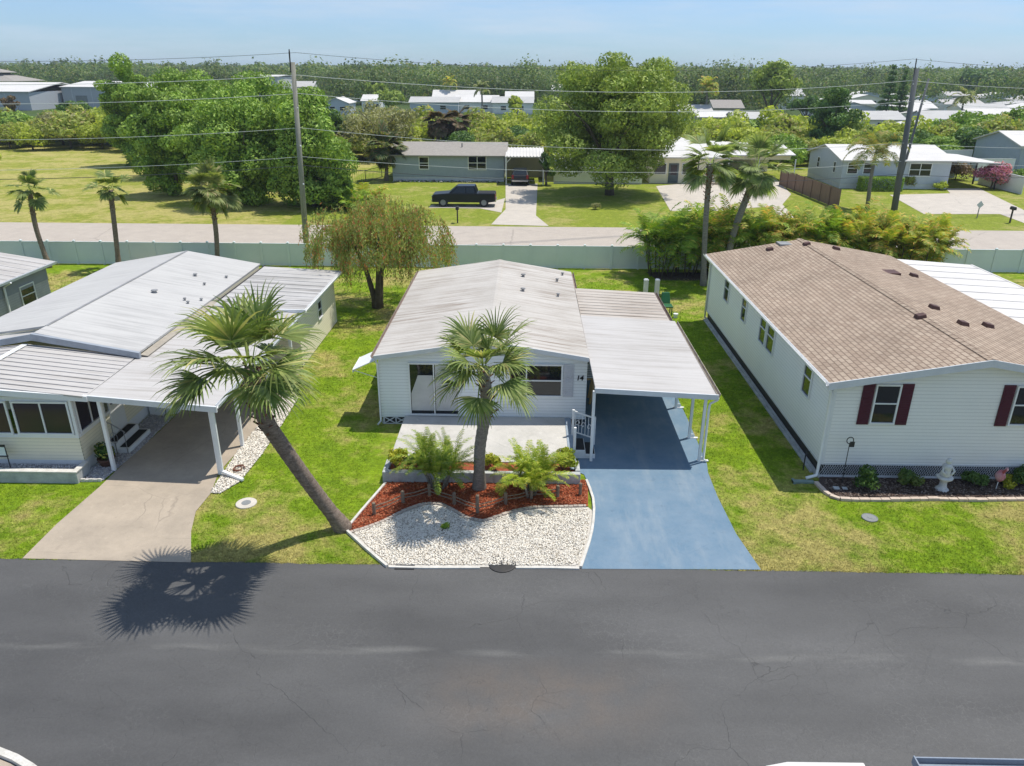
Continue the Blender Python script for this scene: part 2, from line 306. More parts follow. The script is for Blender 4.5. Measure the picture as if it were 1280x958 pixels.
# ------------------------------------------------------------------ mesh helpers
class MB:
    def __init__(s): s.v = []; s.f = []
    def add(s, vs, fs):
        n = len(s.v); s.v += [tuple(p) for p in vs]; s.f += [tuple(i+n for i in f) for f in fs]; return s
    def hexa(s, b, t): return s.add(list(b)+list(t), [(3, 2, 1, 0), (4, 5, 6, 7), (0, 1, 5, 4), (1, 2, 6, 5), (2, 3, 7, 6), (3, 0, 4, 7)])
    def box(s, x0, x1, y0, y1, z0, z1):
        if x0 > x1: x0, x1 = x1, x0
        if y0 > y1: y0, y1 = y1, y0
        return s.hexa([(x0, y0, z0), (x1, y0, z0), (x1, y1, z0), (x0, y1, z0)], [(x0, y0, z1), (x1, y0, z1), (x1, y1, z1), (x0, y1, z1)])
    def slab(s, q, t):
        """q: four top corners ccw from above, thickness t downwards"""
        return s.hexa([(x, y, z-t) for x, y, z in q], q)
    def prism(s, xy, z0, z1):
        n = len(xy); vs = [(x, y, z0) for x, y in xy]+[(x, y, z1) for x, y in xy]
        return s.add(vs, [tuple(range(n-1, -1, -1)), tuple(range(n, 2*n))]+[(i, (i+1) % n, n+(i+1) % n, n+i) for i in range(n)])
    def extr(s, prof, axis, a0, a1):
        """profile polygon in the two other axes, extruded along axis 'x' or 'y'"""
        n = len(prof); P = (lambda a, p: (a, p[0], p[1])) if axis == 'x' else (lambda a, p: (p[0], a, p[1]))
        vs = [P(a0, p) for p in prof]+[P(a1, p) for p in prof]
        return s.add(vs, [tuple(range(n)), tuple(range(2*n-1, n-1, -1))]+[(i, n+i, n+(i+1) % n, (i+1) % n) for i in range(n)])
    def tube(s, pts, r, n=8, cap=True):
        pts = [Vector(p) for p in pts]; k = len(pts); rs = r if isinstance(r, (list, tuple)) else [r]*k
        vs = []; prev = None
        for i, p in enumerate(pts):
            d = (pts[min(i+1, k-1)]-pts[max(i-1, 0)]).normalized()
            a = d.orthogonal().normalized() if prev is None else (prev-d*prev.dot(d)).normalized()
            prev = a; b = d.cross(a)
            for j in range(n):
                t = 2*PI*j/n; vs.append(p+(a*math.cos(t)+b*math.sin(t))*rs[i])
        fs = [(i*n+j, i*n+(j+1) % n, (i+1)*n+(j+1) % n, (i+1)*n+j) for i in range(k-1) for j in range(n)]
        if cap: fs += [tuple(range(n-1, -1, -1)), tuple(range((k-1)*n, k*n))]
        return s.add(vs, fs)
    def bar(s, a, b, w, h=None):
        """rectangular bar between two points"""
        a, b = Vector(a), Vector(b); h = h or w; d = (b-a).normalized()
        up = Vector((0, 0, 1)) if abs(d.z) < .95 else Vector((0, 1, 0)); x = d.cross(up).normalized(); y = x.cross(d)
        q = lambda p: [p-x*w/2-y*h/2, p+x*w/2-y*h/2, p+x*w/2+y*h/2, p-x*w/2+y*h/2]
        return s.hexa(q(a), q(b))
    def lathe(s, prof, cx, cy, n=16, cz=0):
        k = len(prof); vs = [(cx+r*math.cos(2*PI*j/n), cy+r*math.sin(2*PI*j/n), cz+z) for r, z in prof for j in range(n)]
        fs = [(i*n+j, i*n+(j+1) % n, (i+1)*n+(j+1) % n, (i+1)*n+j) for i in range(k-1) for j in range(n)]
        return s.add(vs, fs+[tuple(range(n-1, -1, -1)), tuple(range((k-1)*n, k*n))])
    def build(s, name, mat, parent=None, label=None, smooth=False, bevel=0, local=False):
        me = bpy.data.meshes.new(name)
        off = (0, 0, 0)
        if parent is not None and not local:
            off = list(parent.location); q = parent.parent
            while q is not None: off = [a+b for a, b in zip(off, q.location)]; q = q.parent
        me.from_pydata([(x-off[0], y-off[1], z-off[2]) for x, y, z in s.v], [], s.f)
        me.materials.append(mat); o = bpy.data.objects.new(name, me); COL.objects.link(o)
        if parent is not None: o.parent = parent
        if label: o['label'] = label
        if smooth: me.polygons.foreach_set('use_smooth', [True]*len(me.polygons))
        if bevel:
            b = o.modifiers.new('bevel', 'BEVEL'); b.width = bevel; b.segments = 2; b.limit_method = 'ANGLE'
        me.update(); return o
def tag(o, label=None, cat=None, group=None, kind=None):
    if label: o['label'] = label
    if cat: o['category'] = cat
    if group: o['group'] = group
    if kind: o['kind'] = kind
    return o
def thing(name, loc, label, cat, group=None, rz=0):
    o = bpy.data.objects.new(name, None); COL.objects.link(o); o.location = loc; o.rotation_euler = (0, 0, rz); o.empty_display_size = .3
    return tag(o, label, cat, group)
def single(mb, name, mat, label, cat, group=None, **k): return tag(mb.build(name, mat, **k), label, cat, group)
def struct(mb, name, mat): return tag(mb.build(name, mat), kind='structure')
def clone(o, loc=None, rz=None, sc=None, label=None, group=None):
    c = o.copy(); COL.objects.link(c)
    for ch in list(o.children):
        d = ch.copy(); COL.objects.link(d); d.parent = c
        for g in list(ch.children):
            e = g.copy(); COL.objects.link(e); e.parent = d
    if loc is not None: c.location = loc
    if rz is not None: c.rotation_euler = (0, 0, rz)
    if sc is not None: c.scale = sc if hasattr(sc, '__len__') else (sc,)*3
    if label: c['label'] = label
    if group: c['group'] = group
    return c
def npmesh(name, V, Fa, mat, parent=None, nper=4, smooth=False):
    """numpy mesh of n-gons all with nper corners"""
    me = bpy.data.meshes.new(name); nf = len(Fa)
    me.vertices.add(len(V)); me.vertices.foreach_set('co', np.ascontiguousarray(V, dtype=np.float32).ravel())
    me.loops.add(nf*nper); me.loops.foreach_set('vertex_index', np.ascontiguousarray(Fa, dtype=np.int32).ravel())
    me.polygons.add(nf); me.polygons.foreach_set('loop_start', np.arange(0, nf*nper, nper, dtype=np.int32))
    me.update(calc_edges=True); me.validate(); me.materials.append(mat)
    if smooth: me.polygons.foreach_set('use_smooth', [True]*nf)
    o = bpy.data.objects.new(name, me); COL.objects.link(o)
    if parent is not None: o.parent = parent
    return o
def unit(a): return a/np.maximum(np.linalg.norm(a, axis=-1, keepdims=True), 1e-9)
def quads(P, A, B):
    """diamond-ish leaf quads at P with half axes A (long) and B (wide)"""
    n = len(P); V = np.stack([P-A, P+B*.9-A*.1, P+A, P-B*.9-A*.1], 1).reshape(-1, 3)
    return V, np.arange(4*n).reshape(n, 4)
def leaves(rs, blobs, n, size, aspect=.5, droop=0., shell=.65, flat=0.):
    """leaf quads spread through ellipsoid blobs (x,y,z,rx,ry,rz)"""
    b = np.array(blobs, float); w = (b[:, 3]*b[:, 4]+b[:, 4]*b[:, 5]+b[:, 3]*b[:, 5]); w /= w.sum()
    k = rs.choice(len(b), n, p=w); d = unit(rs.normal(size=(n, 3)))
    r = np.where(rs.rand(n) < shell, rs.uniform(.8, 1.08, n), rs.rand(n)**.5)
    P = b[k, :3]+d*b[k, 3:6]*r[:, None]
    nrm = unit(d+rs.normal(size=(n, 3))*.55+np.array([0, 0, flat]))
    t = unit(np.cross(nrm, rs.normal(size=(n, 3))))
    if droop: t = unit(t*(1-droop)+np.array([0, 0, -droop]))
    s = size*rs.uniform(.6, 1.35, n)[:, None]
    B = unit(np.cross(nrm, t))*s*aspect
    return quads(P, t*s, B)
def clumps(rs, c, R, n, cr, low=-.5):
    """n clumps over an ellipsoid of radii R"""
    out = []
    for i in range(n):
        d = unit(rs.normal(size=3))
        if d[2] < low: d[2] = -d[2]*.5
        f = rs.uniform(.55, 1.) if i % 4 else rs.uniform(.1, .5)
        k = cr*rs.uniform(.65, 1.35)
        out.append((*(np.array(c)+d*np.array(R)*f), k*rs.uniform(.9, 1.3), k*rs.uniform(.9, 1.3), k*rs.uniform(.6, .95)))
    return out
def branches(mb, rs, base, top, R, n, r0):
    base, top = Vector(base), Vector(top)
    mid = base.lerp(top, .55)+Vector((rs.uniform(-.2, .2), rs.uniform(-.2, .2), 0))
    mb.tube([base, base.lerp(mid, .5), mid, top], [r0*1.25, r0, r0*.75, r0*.3], 9)
    for i in range(n):
        a = 2*PI*i/n+rs.uniform(-.4, .4); s = base.lerp(top, rs.uniform(.28, .6))
        e = Vector((top.x+math.cos(a)*R*.75, top.y+math.sin(a)*R*.75, top.z+rs.uniform(-.3, .5)*R*.5))
        m = s.lerp(e, .5)+Vector((0, 0, R*.12)); mb.tube([s, m, e], [r0*.5, r0*.3, r0*.1], 6)

# ------------------------------------------------------------------ plants
def fan_crown(rs, top, R, nleaf, nlf=34, el=(-55, 80), wid=.032, pet=.52, sparse=0., fan=112):
    """sabal crown: long petioles, each ending in a folded fan of drooping leaflets"""
    V, Fq = [], []
    def strip(pts, ws, side):
        n = len(V)
        for p, w in zip(pts, ws): V.append(p-side*w); V.append(p+side*w)
        for i in range(len(pts)-1): Fq.append((n+2*i, n+2*i+1, n+2*i+3, n+2*i+2))
    top = np.array(top, float); up = np.array([0, 0, 1.])
    for i in range(nleaf):
        az = i*2.39996+rs.uniform(-.55, .55); u = (i+.5)/nleaf
        e = math.radians(el[1]+(el[0]-el[1])*u**.85+rs.uniform(-17, 17))
        h = np.array([math.cos(az), math.sin(az), 0]); d = h*math.cos(e)+up*math.sin(e)
        Lp = R*pet*rs.uniform(.55, 1.4); side = np.array([-h[1], h[0], 0])
        p0 = top+h*.08; p1 = p0+d*Lp*.55; d2 = unit(d-up*.22); p2 = p1+d2*Lp*.45
        strip([p0, p1, p2], [.03, .022, .016], side)
        nrm = unit(np.cross(side, d2)); nrm = nrm if nrm[2] > 0 else -nrm
        Lf = R*(1-pet)*1.12*rs.uniform(.85, 1.15); tw = rs.uniform(-.35, .35)
        sd = unit(side*math.cos(tw)+nrm*math.sin(tw)); nn = unit(np.cross(d2, sd)); nn = nn if nn[2] > 0 else -nn
        for j in range(nlf):
            if sparse and rs.rand() < sparse: continue
            a = (j/(nlf-1)-.5)*2*math.radians(fan); ln = Lf*(.62+.38*math.cos(a*.7))*rs.uniform(.88, 1.08)
            q = d2*math.cos(a)+sd*math.sin(a); q = unit(q+nn*(.30*abs(math.sin(a)))-up*.10)
            pts = [p2]; cur = p2; dirn = q.copy()
            for kseg, fr in enumerate((.32, .28, .22, .18)):
                cur = cur+dirn*ln*fr; pts.append(cur); dirn = unit(dirn-up*(.10+.15*kseg)*rs.uniform(.6, 1.3))
            sw = unit(np.cross(q, nn)); w = wid*R/2
            strip(pts, [w*.55, w*1.5, w*1.15, w*.7, w*.12], unit(sw+nn*rs.uniform(-.5, .5)))
    return np.array(V), np.array(Fq)
def feather_fronds(rs, bases, R, n, npin=26, lp=.35, el=(15, 80), droop=1., wid=.03):
    V, Fq = [], []; up = np.array([0, 0, 1.])
    def strip(pts, ws, side):
        k = len(V)
        for p, w in zip(pts, ws): V.append(p-side*w); V.append(p+side*w)
        for i in range(len(pts)-1): Fq.append((k+2*i, k+2*i+1, k+2*i+3, k+2*i+2))
    for i in range(n):
        b = np.array(bases[i % len(bases)], float); az = i*2.39996+rs.uniform(-.4, .4)
        e = math.radians(rs.uniform(*el)); h = np.array([math.cos(az), math.sin(az), 0]); d = h*math.cos(e)+up*math.sin(e)
        side = np.array([-h[1], h[0], 0]); ln = R*rs.uniform(.75, 1.1); ns = 9; pts = [b]; cur = b.copy(); dd = [d]
        for k in range(ns):
            cur = cur+d*ln/ns; d = unit(d-up*.028*(k+1)*droop*1.3); pts.append(cur); dd.append(d)
        strip(pts, [.016*(1-k/ns*.8) for k in range(ns+1)], side)
        for j in range(npin):
            t = .18+.8*j/npin; f = t*ns; k = min(int(f), ns-1); p = pts[k]+(pts[k+1]-pts[k])*(f-k); tdir = dd[k]
            l = lp*R*.8*math.sin(PI*(.12+.82*t))**.6*rs.uniform(.85, 1.1)
            for sg in (-1, 1):
                q = unit(side*sg*.85+tdir*.55+up*rs.uniform(.0, .3)); q2 = unit(q-up*rs.uniform(.35, .8)*droop)
                strip([p, p+q*l*.5, p+q*l*.5+q2*l*.5], [wid*.35, wid*.55, wid*.08], unit(tdir+up*rs.uniform(-.3, .3)))
    return np.array(V), np.array(Fq)
def sabal(base, bend, top, R, nleaf, r, label, group=None, mat=None, bark=None, seed=1, boot=True, **k):
    rs = np.random.RandomState(seed); t = thing('sabal_palm', tuple(base), label, 'palm tree', group)
    b = Vector(base); pts = [b]+[Vector(p) for p in bend]+[Vector(top)]
    fine = []                                     # Catmull-Rom through the given points
    P = [pts[0]*2-pts[1]]+pts+[pts[-1]*2-pts[-2]]
    for i in range(1, len(P)-2):
        for j in range(14):
            u = j/14; a, q, c, d = P[i-1], P[i], P[i+1], P[i+2]
            fine.append(.5*((2*q)+(-a+c)*u+(2*a-5*q+4*c-d)*u*u+(-a+3*q-3*c+d)*u**3))
    fine.append(pts[-1]); n = len(fine); mb = MB()
    rad = [r*(1.35-.35*min(1, i/6))*(1+.06*(i % 2)) for i in range(n)]
    fine[0] = fine[0]-Vector((0, 0, .1)); mb.tube(fine, rad, 14)
    mb.build('trunk', bark or m_bark, t, smooth=True)
    d = (fine[-1]-fine[-7]).normalized()
    if boot:
        mb = MB()
        for i in range(46):
            a = i*2.4; s = -i*.028*R*.8; p = fine[-1]+d*s
            o = Vector((math.cos(a), math.sin(a), .75)).normalized()
            rr = r*1.05; q = p+Vector((math.cos(a), math.sin(a), 0))*rr*.7
            mb.bar(q, q+o*R*rs.uniform(.06, .14), .05*R/1.5, .02)
        mb.build('leaf_boots', m_boot, t)
    V, Fq = fan_crown(rs, pts[-1]+d*.15, R, nleaf, **k)
    npmesh('crown', V-np.array(base), Fq, mat or m_sabal, t)
    return t
def areca(base, hgt, R, n, label, group=None, mat=None, seed=1, stems=7, spread=.35, lean=.25, full=False, **k):
    rs = np.random.RandomState(seed); t = thing('areca_palm', tuple(base), label, 'palm', group)
    mb = MB(); tops = []; b = Vector(base)
    for i in range(stems):
        a = i*2.4; s = b+Vector((math.cos(a), math.sin(a), 0))*spread*rs.uniform(.2, 1)
        e = s+Vector((math.cos(a)*lean, math.sin(a)*lean, hgt*rs.uniform(.75, 1.1)))
        mb.tube([s-Vector((0, 0, .05)), s.lerp(e, .5)+Vector((0, 0, .05)), e], [.045, .035, .025], 7); tops.append(e-b)
    mb.build('stems', k.pop('bark', m_barkg), t, smooth=True)
    core = leaves(rs, [(0, 0, hgt*.75, spread*1.5, spread*1.2, hgt*.62)]*3, 1100, .16, .22, droop=.3) if full else None
    V, Fq = feather_fronds(rs, tops+([q*.75 for q in tops] if full else []), R, n, **k)
    if core: Fq = np.concatenate([Fq, core[1]+len(V)]); V = np.concatenate([V, core[0]])
    npmesh('crown', V, Fq, mat or m_areca, t)
    return t
def leafy_tree(base, hgt, R, nclump, cr, nleaf, size, label, cat='tree', group=None, mat=None, seed=1, name='broadleaf_tree', trunk=.25, low=-.5, zc=None, rz=None, droop=0, bark=None, extra=None, aspect=.5, nb=6):
    rs = np.random.RandomState(seed); t = thing(name, tuple(base), label, cat, group)
    zc = zc or hgt-R*.75; rz = rz or (hgt-zc)
    cl = clumps(rs, (0, 0, zc), (R-cr*.6, (R-cr*.6)*.95, rz-cr*.5), nclump, cr, low)
    if extra: cl += extra
    V, Fq = leaves(rs, cl, nleaf, size, aspect, droop=droop)
    V[:, 2] = np.maximum(V[:, 2], .05)
    npmesh('crown', V, Fq, mat or m_oak, t)
    mb = MB(); branches(mb, rs, (0, 0, -.1), (rs.uniform(-.3, .3)*R*.2, rs.uniform(-.3, .3)*R*.2, zc+rz*.2), R, nb, trunk)
    mb.build('trunk', bark or m_barkt, t, smooth=True, local=True)
    return t
def bush(base, R, H, nleaf, size, label, cat='shrub', group=None, mat=None, seed=1, name='shrub', nclump=14, cr=.38):
    return leafy_tree(base, H, R, nclump, R*cr, nleaf, size, label, cat, group, mat, seed, name, trunk=max(.02, R*.04), low=-.3, zc=H*.45, rz=H*.55, nb=4)

# ------------------------------------------------------------------ building parts
def siding(mb, axis, c, a0, a1, z0, top, sign, course=.115, lip=.014):
    """lapped courses on a wall plane; top = height or (a_ridge, z_ridge, z_eave at a0, z_eave at a1)"""
    P = (lambda a, z, o: (a, c+sign*o, z)) if axis == 'x' else (lambda a, z, o: (c+sign*o, a, z))
    zt = top if not isinstance(top, tuple) else top[1]
    def span(z):
        if not isinstance(top, tuple): return a0, a1
        ar, zr, ze0, ze1 = top; l, r = a0, a1
        if z > ze0: l = a0+(ar-a0)*(z-ze0)/(zr-ze0)
        if z > ze1: r = a1+(ar-a1)*(z-ze1)/(zr-ze1)
        return l, r
    z = z0
    while z < zt-.005:
        z2 = min((math.floor(z/course+.01)+1)*course, zt); l, r = span(z+1e-4); l2, r2 = span(z2-1e-4)
        mb.add([P(l, z, lip), P(r, z, lip), P(r2, z2, 0), P(l2, z2, 0), P(l, z, 0), P(r, z, 0)], [(0, 1, 2, 3), (4, 5, 1, 0)]); z = z2
def window(root, axis, c, a0, a1, z0, z1, sign, fr=.05, mull=(), cross=(), mat=None, gl=None, label=None, depth=.05, name='window'):
    """frame + recessed pane; mull = inner verticals (fractions), cross = inner horizontals"""
    def bx(mb, u0, u1, v0, v1, d0, d1):
        if axis == 'x': mb.box(u0, u1, c+sign*d0, c+sign*d1, v0, v1)
        else: mb.box(c+sign*d0, c+sign*d1, u0, u1, v0, v1)
    f = MB(); lo, hi = .012, .014+depth
    bx(f, a0, a1, z0, z0+fr, lo, hi+.01); bx(f, a0, a1, z1-fr, z1, lo, hi); bx(f, a0, a0+fr, z0+fr, z1-fr, lo, hi-.003); bx(f, a1-fr, a1, z0+fr, z1-fr, lo, hi-.003)
    for m in mull: a = a0+(a1-a0)*m; bx(f, a-fr*.4, a+fr*.4, z0+fr, z1-fr, lo+.012, hi-.012)
    for m in cross: z = z0+(z1-z0)*m; bx(f, a0+fr, a1-fr, z-fr*.38, z+fr*.38, lo+.012, hi-.008)
    o = f.build(name, mat or m_white, root, label)
    p = MB(); bx(p, a0+fr, a1-fr, z0+fr, z1-fr, .016, .024); p.build('pane', gl or m_glass, o); return o
def vent(root, x, y, z, s=.12, mat=None, h=.14, name='roof_vent'):
    mb = MB(); mb.lathe([(s*.55, -.05), (s*.55, h*.6), (s, h*.65), (s*.9, h*.9), (s*.3, h)], x, y, 10, z); return mb.build(name, mat or m_galv, root)
def gutter(mb, axis, c, a0, a1, z, sign, w=.11, h=.10):
    pr = [(c, z), (c, z-h), (c+sign*w*.7, z-h), (c+sign*w, z), (c+sign*(w-.012), z), (c+sign*(w*.7-.01), z-h+.012), (c+sign*.012, z-h+.012), (c+sign*.012, z)]
    if axis == 'y': mb.extr(pr, 'y', a0, a1)
    else: mb.extr(pr, 'x', a0, a1)

# ------------------------------------------------------------------ ground, roads, lawns (the setting)
def flat(name, mat, xy, z): return struct(MB().add([(x, y, z) for x, y in xy], [tuple(range(len(xy)))]), name, mat)
def G2(pts): return [tuple(at(*p))[:2] for p in pts]
flat('ground', m_far, [(-6000, -600), (6000, -600), (6000, 7000), (-6000, 7000)], -.02)
flat('near_lawn', m_lawn, [(-70, 15.9), (70, 15.9), (70, 53.9), (-70, 53.9)], .0)
flat('yards_beyond_road', m_yard, [(-20, 60.8), (110, 60.8), (110, 140), (-20, 140)], .0)
flat('open_field', m_field, [(-120, 60.8), (-20, 60.8), (-20, 140), (-120, 140)], .0)
rrr = random.Random(2); flat('road', m_asph, [(-70, 4.2), (70, 4.2), (70, 15.99)]+[(19-i*.12, 15.985+rrr.uniform(-.025, .03)+.02*math.sin(i*.21)) for i in range(320)]+[(-70, 15.99)], .012)
flat('lawn_across_road', m_lawn, [(-70, -20), (70, -20), (70, 4.2), (-70, 4.2)], .0)
flat('back_road', m_road2, [(-200, 53.9), (200, 53.9), (200, 61), (-200, 61)], .012)
blue = G2([(727, 712), (734, 670), (740, 640), (739, 612), (730, 594)])+[(1.78, 20.9), (1.78, 29.), (5.95, 29.), (5.98, 25), (5.95, 21.6)]+G2([(885, 592), (897, 622), (920, 668), (951, 713)])
flat('blue_driveway', m_blue, blue, .020)
ldr = G2([(28, 699), (72, 655), (125, 609), (160, 575)])+[(-12.75, 23.4), (-12.75, 29.5), (-9.4, 29.5), (-9.35, 24), (-9.6, 20.6)]+G2([(264, 617), (245, 640), (239, 665), (239, 704)])
def drive_marks():
    nt = m_blue.node_tree; b = nt.nodes['Principled BSDF']; src = b.inputs['Base Color'].links[0].from_socket
    f = math_(nt, 'MULTIPLY', rng(nt, noise(nt, .9, 6, (1.6, .35, 1), .7), .50, .66), .35)
    c = mixc(nt, f, src, (.30, .34, .37)); f2 = rng(nt, noise(nt, 2.6, 5, rough=.75), .62, .74, 0, .5)
    nt.links.new(mixc(nt, f2, c, (.085, .13, .18)), b.inputs['Base Color'])
drive_marks()
flat('concrete_driveway', m_conc, ldr, .020)
flat('house_path', m_drv2, G2([(614, 281), (632, 262), (632, 230), (672, 230), (670, 270), (686, 283)]), .018)
flat('truck_parking_strip', m_drv2, [(-8.9, 69.6), (-4.2, 69.4), (-2.2, 67.4), (-2.1, 75.5), (-3.4, 73.0), (-4.2, 71.2), (-8.9, 71.0)], .014)
flat('white_house_driveway', m_drv2, G2([(820, 233), (838, 264), (900, 264), (965, 258), (985, 292), (1012, 292), (978, 256), (989, 243), (966, 220), (938, 222)]), .018)
flat('right_house_driveway', m_drv2, G2([(1112, 244), (1188, 242), (1182, 236), (1224, 236), (1290, 268), (1290, 283), (1250, 268), (1155, 268)]), .018)

# grass blades over the near lawns (countless: one stuff object)
def inside(poly, X, Y):
    c = np.zeros(len(X), bool); n = len(poly)
    for i in range(n):
        x1, y1 = poly[i]; x2, y2 = poly[(i+1) % n]
        k = ((y1 > Y) != (y2 > Y)) & (X < (x2-x1)*(Y-y1)/(y2-y1+1e-12)+x1); c ^= k
    return c
gbed = G2([(484, 710), (430, 660), (481, 604), (735, 600), (743, 640), (727, 712)])
lstrip = G2([(263, 617), (275, 618), (300, 603), (328, 568), (352, 532), (372, 500)])+[(-9.35, 28), (-9.5, 22)]
bedR = [(9.3, 20.8), (9.1, 19.5), (9.4, 19.35), (11.5, 19.5), (13.5, 19.55), (17, 19.75), (17, 20.8)]
rs = np.random.RandomState(7)
n = 420000; Y = 15.97+(rs.rand(n)**1.7)*29; X = rs.uniform(-1, 1, n)*(12+Y*.5)
keep = np.ones(n, bool)
for p in (blue, ldr, gbed, lstrip, bedR): keep &= ~inside(p, X, Y)
for x0, x1, y0, y1 in ((-5.1, 2.2, 20.1, 36), (9.2, 17.9, 20.7, 38), (-20.5, -12.3, 19.7, 37), (-13.4, -9.3, 20.5, 37), (2.2, 5.7, 29, 33.2)): keep &= ~((X > x0) & (X < x1) & (Y > y0) & (Y < y1))
X, Y = X[keep], Y[keep]; n = len(X); h = rs.uniform(.018, .045, n); a = rs.uniform(0, 2*PI, n); w = .009+.0006*(Y-16)
dx, dy = np.cos(a)*w, np.sin(a)*w; lx, ly = rs.normal(size=n)*.025, rs.normal(size=n)*.025
V = np.stack([np.stack([X-dx, Y-dy, np.zeros(n)], 1), np.stack([X+dx, Y+dy, np.zeros(n)], 1), np.stack([X+lx, Y+ly, h], 1)], 1).reshape(-1, 3)
tag(npmesh('grass', V, np.arange(3*n).reshape(n, 3), m_blade, nper=3), 'short mown grass blades covering the lawns around the houses', 'grass', kind='stuff')

# ------------------------------------------------------------------ centre house
H = thing('manufactured_home', (-5.05, 24.3, 0), 'pale blue sided home with stained cream metal roof and blue carport floor', 'house')
xl, xr, yf, yb, ze, zr, xm = -5.05, 2.15, 24.3, 35.7, 2.66, 3.22, -1.25
w = MB(); siding(w, 'x', yf, xl, xr, .30, (xm, zr-.02, ze, ze), -1); siding(w, 'y', xl, yf, yb, .30, ze, -1); siding(w, 'y', xr, yf, yb, .30, ze, 1); siding(w, 'x', yb, xl, xr, .3, (xm, zr-.02, ze, ze), 1)
w.box(xl-.03, xl+.06, yf-.03, yf+.02, .28, ze); w.box(xr-.06, xr+.03, yf-.03, yf+.02, .28, ze)
w.build('wall', m_sidblue, H)
sk_ = MB(); sk_.box(xl+.03, xr-.03, yf+.05, yb-.05, -.05, .32); sk_.build('foundation', m_dark, H)
lt = MB()
lt.box(xl, xr, yf-.01, yf+.01, .27, .30); lt.box(xl, xr, yf-.01, yf+.01, 0, .03)
for i in range(7): x = xl+.05+i*.42; lt.bar((x, yf-.012, .03), (x+.4, yf-.012, .28), .03); lt.bar((x+.4, yf-.016, .03), (x, yf-.016, .28), .03); lt.box(x-.02, x+.02, yf-.02, yf, 0, .29)
for i in range(24): y = yf+i*.47; lt.bar((xl-.012, y, .02), (xl-.012, y+.44, .29), .03); lt.bar((xl-.016, y+.44, .02), (xl-.016, y, .29), .03)
lt.build('skirt_lattice', m_lattice, H)
y0, y1 = yf-.24, yb+.15; rl, rr = xl-.14, xr+.06
r = MB(); r.slab([(rl, y0, ze+.02), (xm, y0, zr+.05), (xm, y1, zr+.05), (rl, y1, ze+.02)], .06); r.slab([(xm, y0, zr+.05), (rr, y0, ze+.04), (rr, y1, ze+.04), (xm, y1, zr+.05)], .06)
roofC = r.build('roof', m_roofC, H)
rc = MB(); rc.slab([(xm-.14, y0, zr+.04), (xm, y0, zr+.063), (xm, y1, zr+.063), (xm-.14, y1, zr+.04)], .02); rc.slab([(xm, y0, zr+.063), (xm+.14, y0, zr+.045), (xm+.14, y1, zr+.045), (xm, y1, zr+.063)], .02)
rc.build('ridge_cap', m_roofC, roofC)
fa = MB(); fa.hexa([(rl, y0-.03, ze-.12), (xm, y0-.03, zr-.09), (xm, y0, zr-.09), (rl, y0, ze-.12)], [(rl, y0-.03, ze+.03), (xm, y0-.03, zr+.06), (xm, y0, zr+.06), (rl, y0, ze+.03)])
fa.hexa([(xm, y0-.03, zr-.09), (rr, y0-.03, ze-.1), (rr, y0, ze-.1), (xm, y0, zr-.09)], [(xm, y0-.03, zr+.06), (rr, y0-.03, ze+.05), (rr, y0, ze+.05), (xm, y0, zr+.06)])
fa.build('fascia', m_trimg, H)
g = MB(); gutter(g, 'y', rl, y0, y1, ze+.03, -1, .10, .09); g.build('gutter', m_rust, H)
g = MB(); gutter(g, 'y', rr, 33.1, y1, ze+.03, 1, .12, .10); g.build('gutter', m_rust, H)
g = MB(); g.tube([(xl-.14, yf-.1, ze-.05), (xl-.06, yf-.07, ze-.35), (xl-.06, yf-.07, .15), (xl-.16, yf-.2, .05)], .035, 8); g.build('downspout', m_white, H, smooth=True)
for x, y in ((-.1, 33.4), (1.45, 33.6), (-.1, 31.0), (1.4, 31.1), (1.75, 34.9)): vent(roofC, x, y, zr+.05-(x-xm)*(zr-ze)/(rr-xm), .11 if x < .5 else .08)
# openings on the front
sl = window(H, 'x', yf, -4.05, -2.28, .38, 2.37, -1, fr=.05, mull=(.5,), gl=m_glass, name='sliding_door', label='white framed sliding glass door with drawn curtain')
cu = MB(); cu.add([(-3.98, yf-.026, .55), (-3.2, yf-.026, .55), (-3.2, yf-.026, 1.9), (-3.72, yf-.026, 1.9), (-3.98, yf-.026, 1.2)], [(0, 1, 2, 3, 4)])
cu.add([(-3.12, yf-.026, .55), (-2.33, yf-.026, .55), (-2.33, yf-.026, 2.3), (-3.12, yf-.026, 2.3)], [(0, 1, 2, 3)])
cu.build('curtain', m_curtain, sl)
window(H, 'x', yf, -.55, 1.34, 1.14, 2.37, -1, fr=.055, mull=(.33,), cross=(.5,), label='white framed front window')
sh = MB(); sh.box(1.37, 1.72, yf-.035, yf-.012, 1.14, 2.37)
for i in range(14): z = 1.2+i*.08; sh.box(1.41, 1.68, yf-.048, yf-.034, z, z+.045)
sh.build('shutter', m_ltshut, H)
# house number 14 in dark script-like numerals
def text(name, s, loc, size, rot, mat, parent, ext=.008):
    c = bpy.data.curves.new(name, 'FONT'); c.body = s; c.size = size; c.extrude = ext; c.align_x = 'CENTER'; c.align_y = 'CENTER'; c.shear = .15; c.offset = .006
    tmp = bpy.data.objects.new(name+'_curve', c); me = bpy.data.meshes.new_from_object(tmp); bpy.data.objects.remove(tmp)
    me.materials.clear(); me.materials.append(mat); o = bpy.data.objects.new(name, me); COL.objects.link(o)
    if parent: o.parent = parent; loc = Vector(loc)-parent.location
    o.location = loc; o.rotation_euler = rot; return o
text('house_number', '14', (1.93, yf-.035, 1.86), .25, (PI/2, 0, 0), m_black, H)
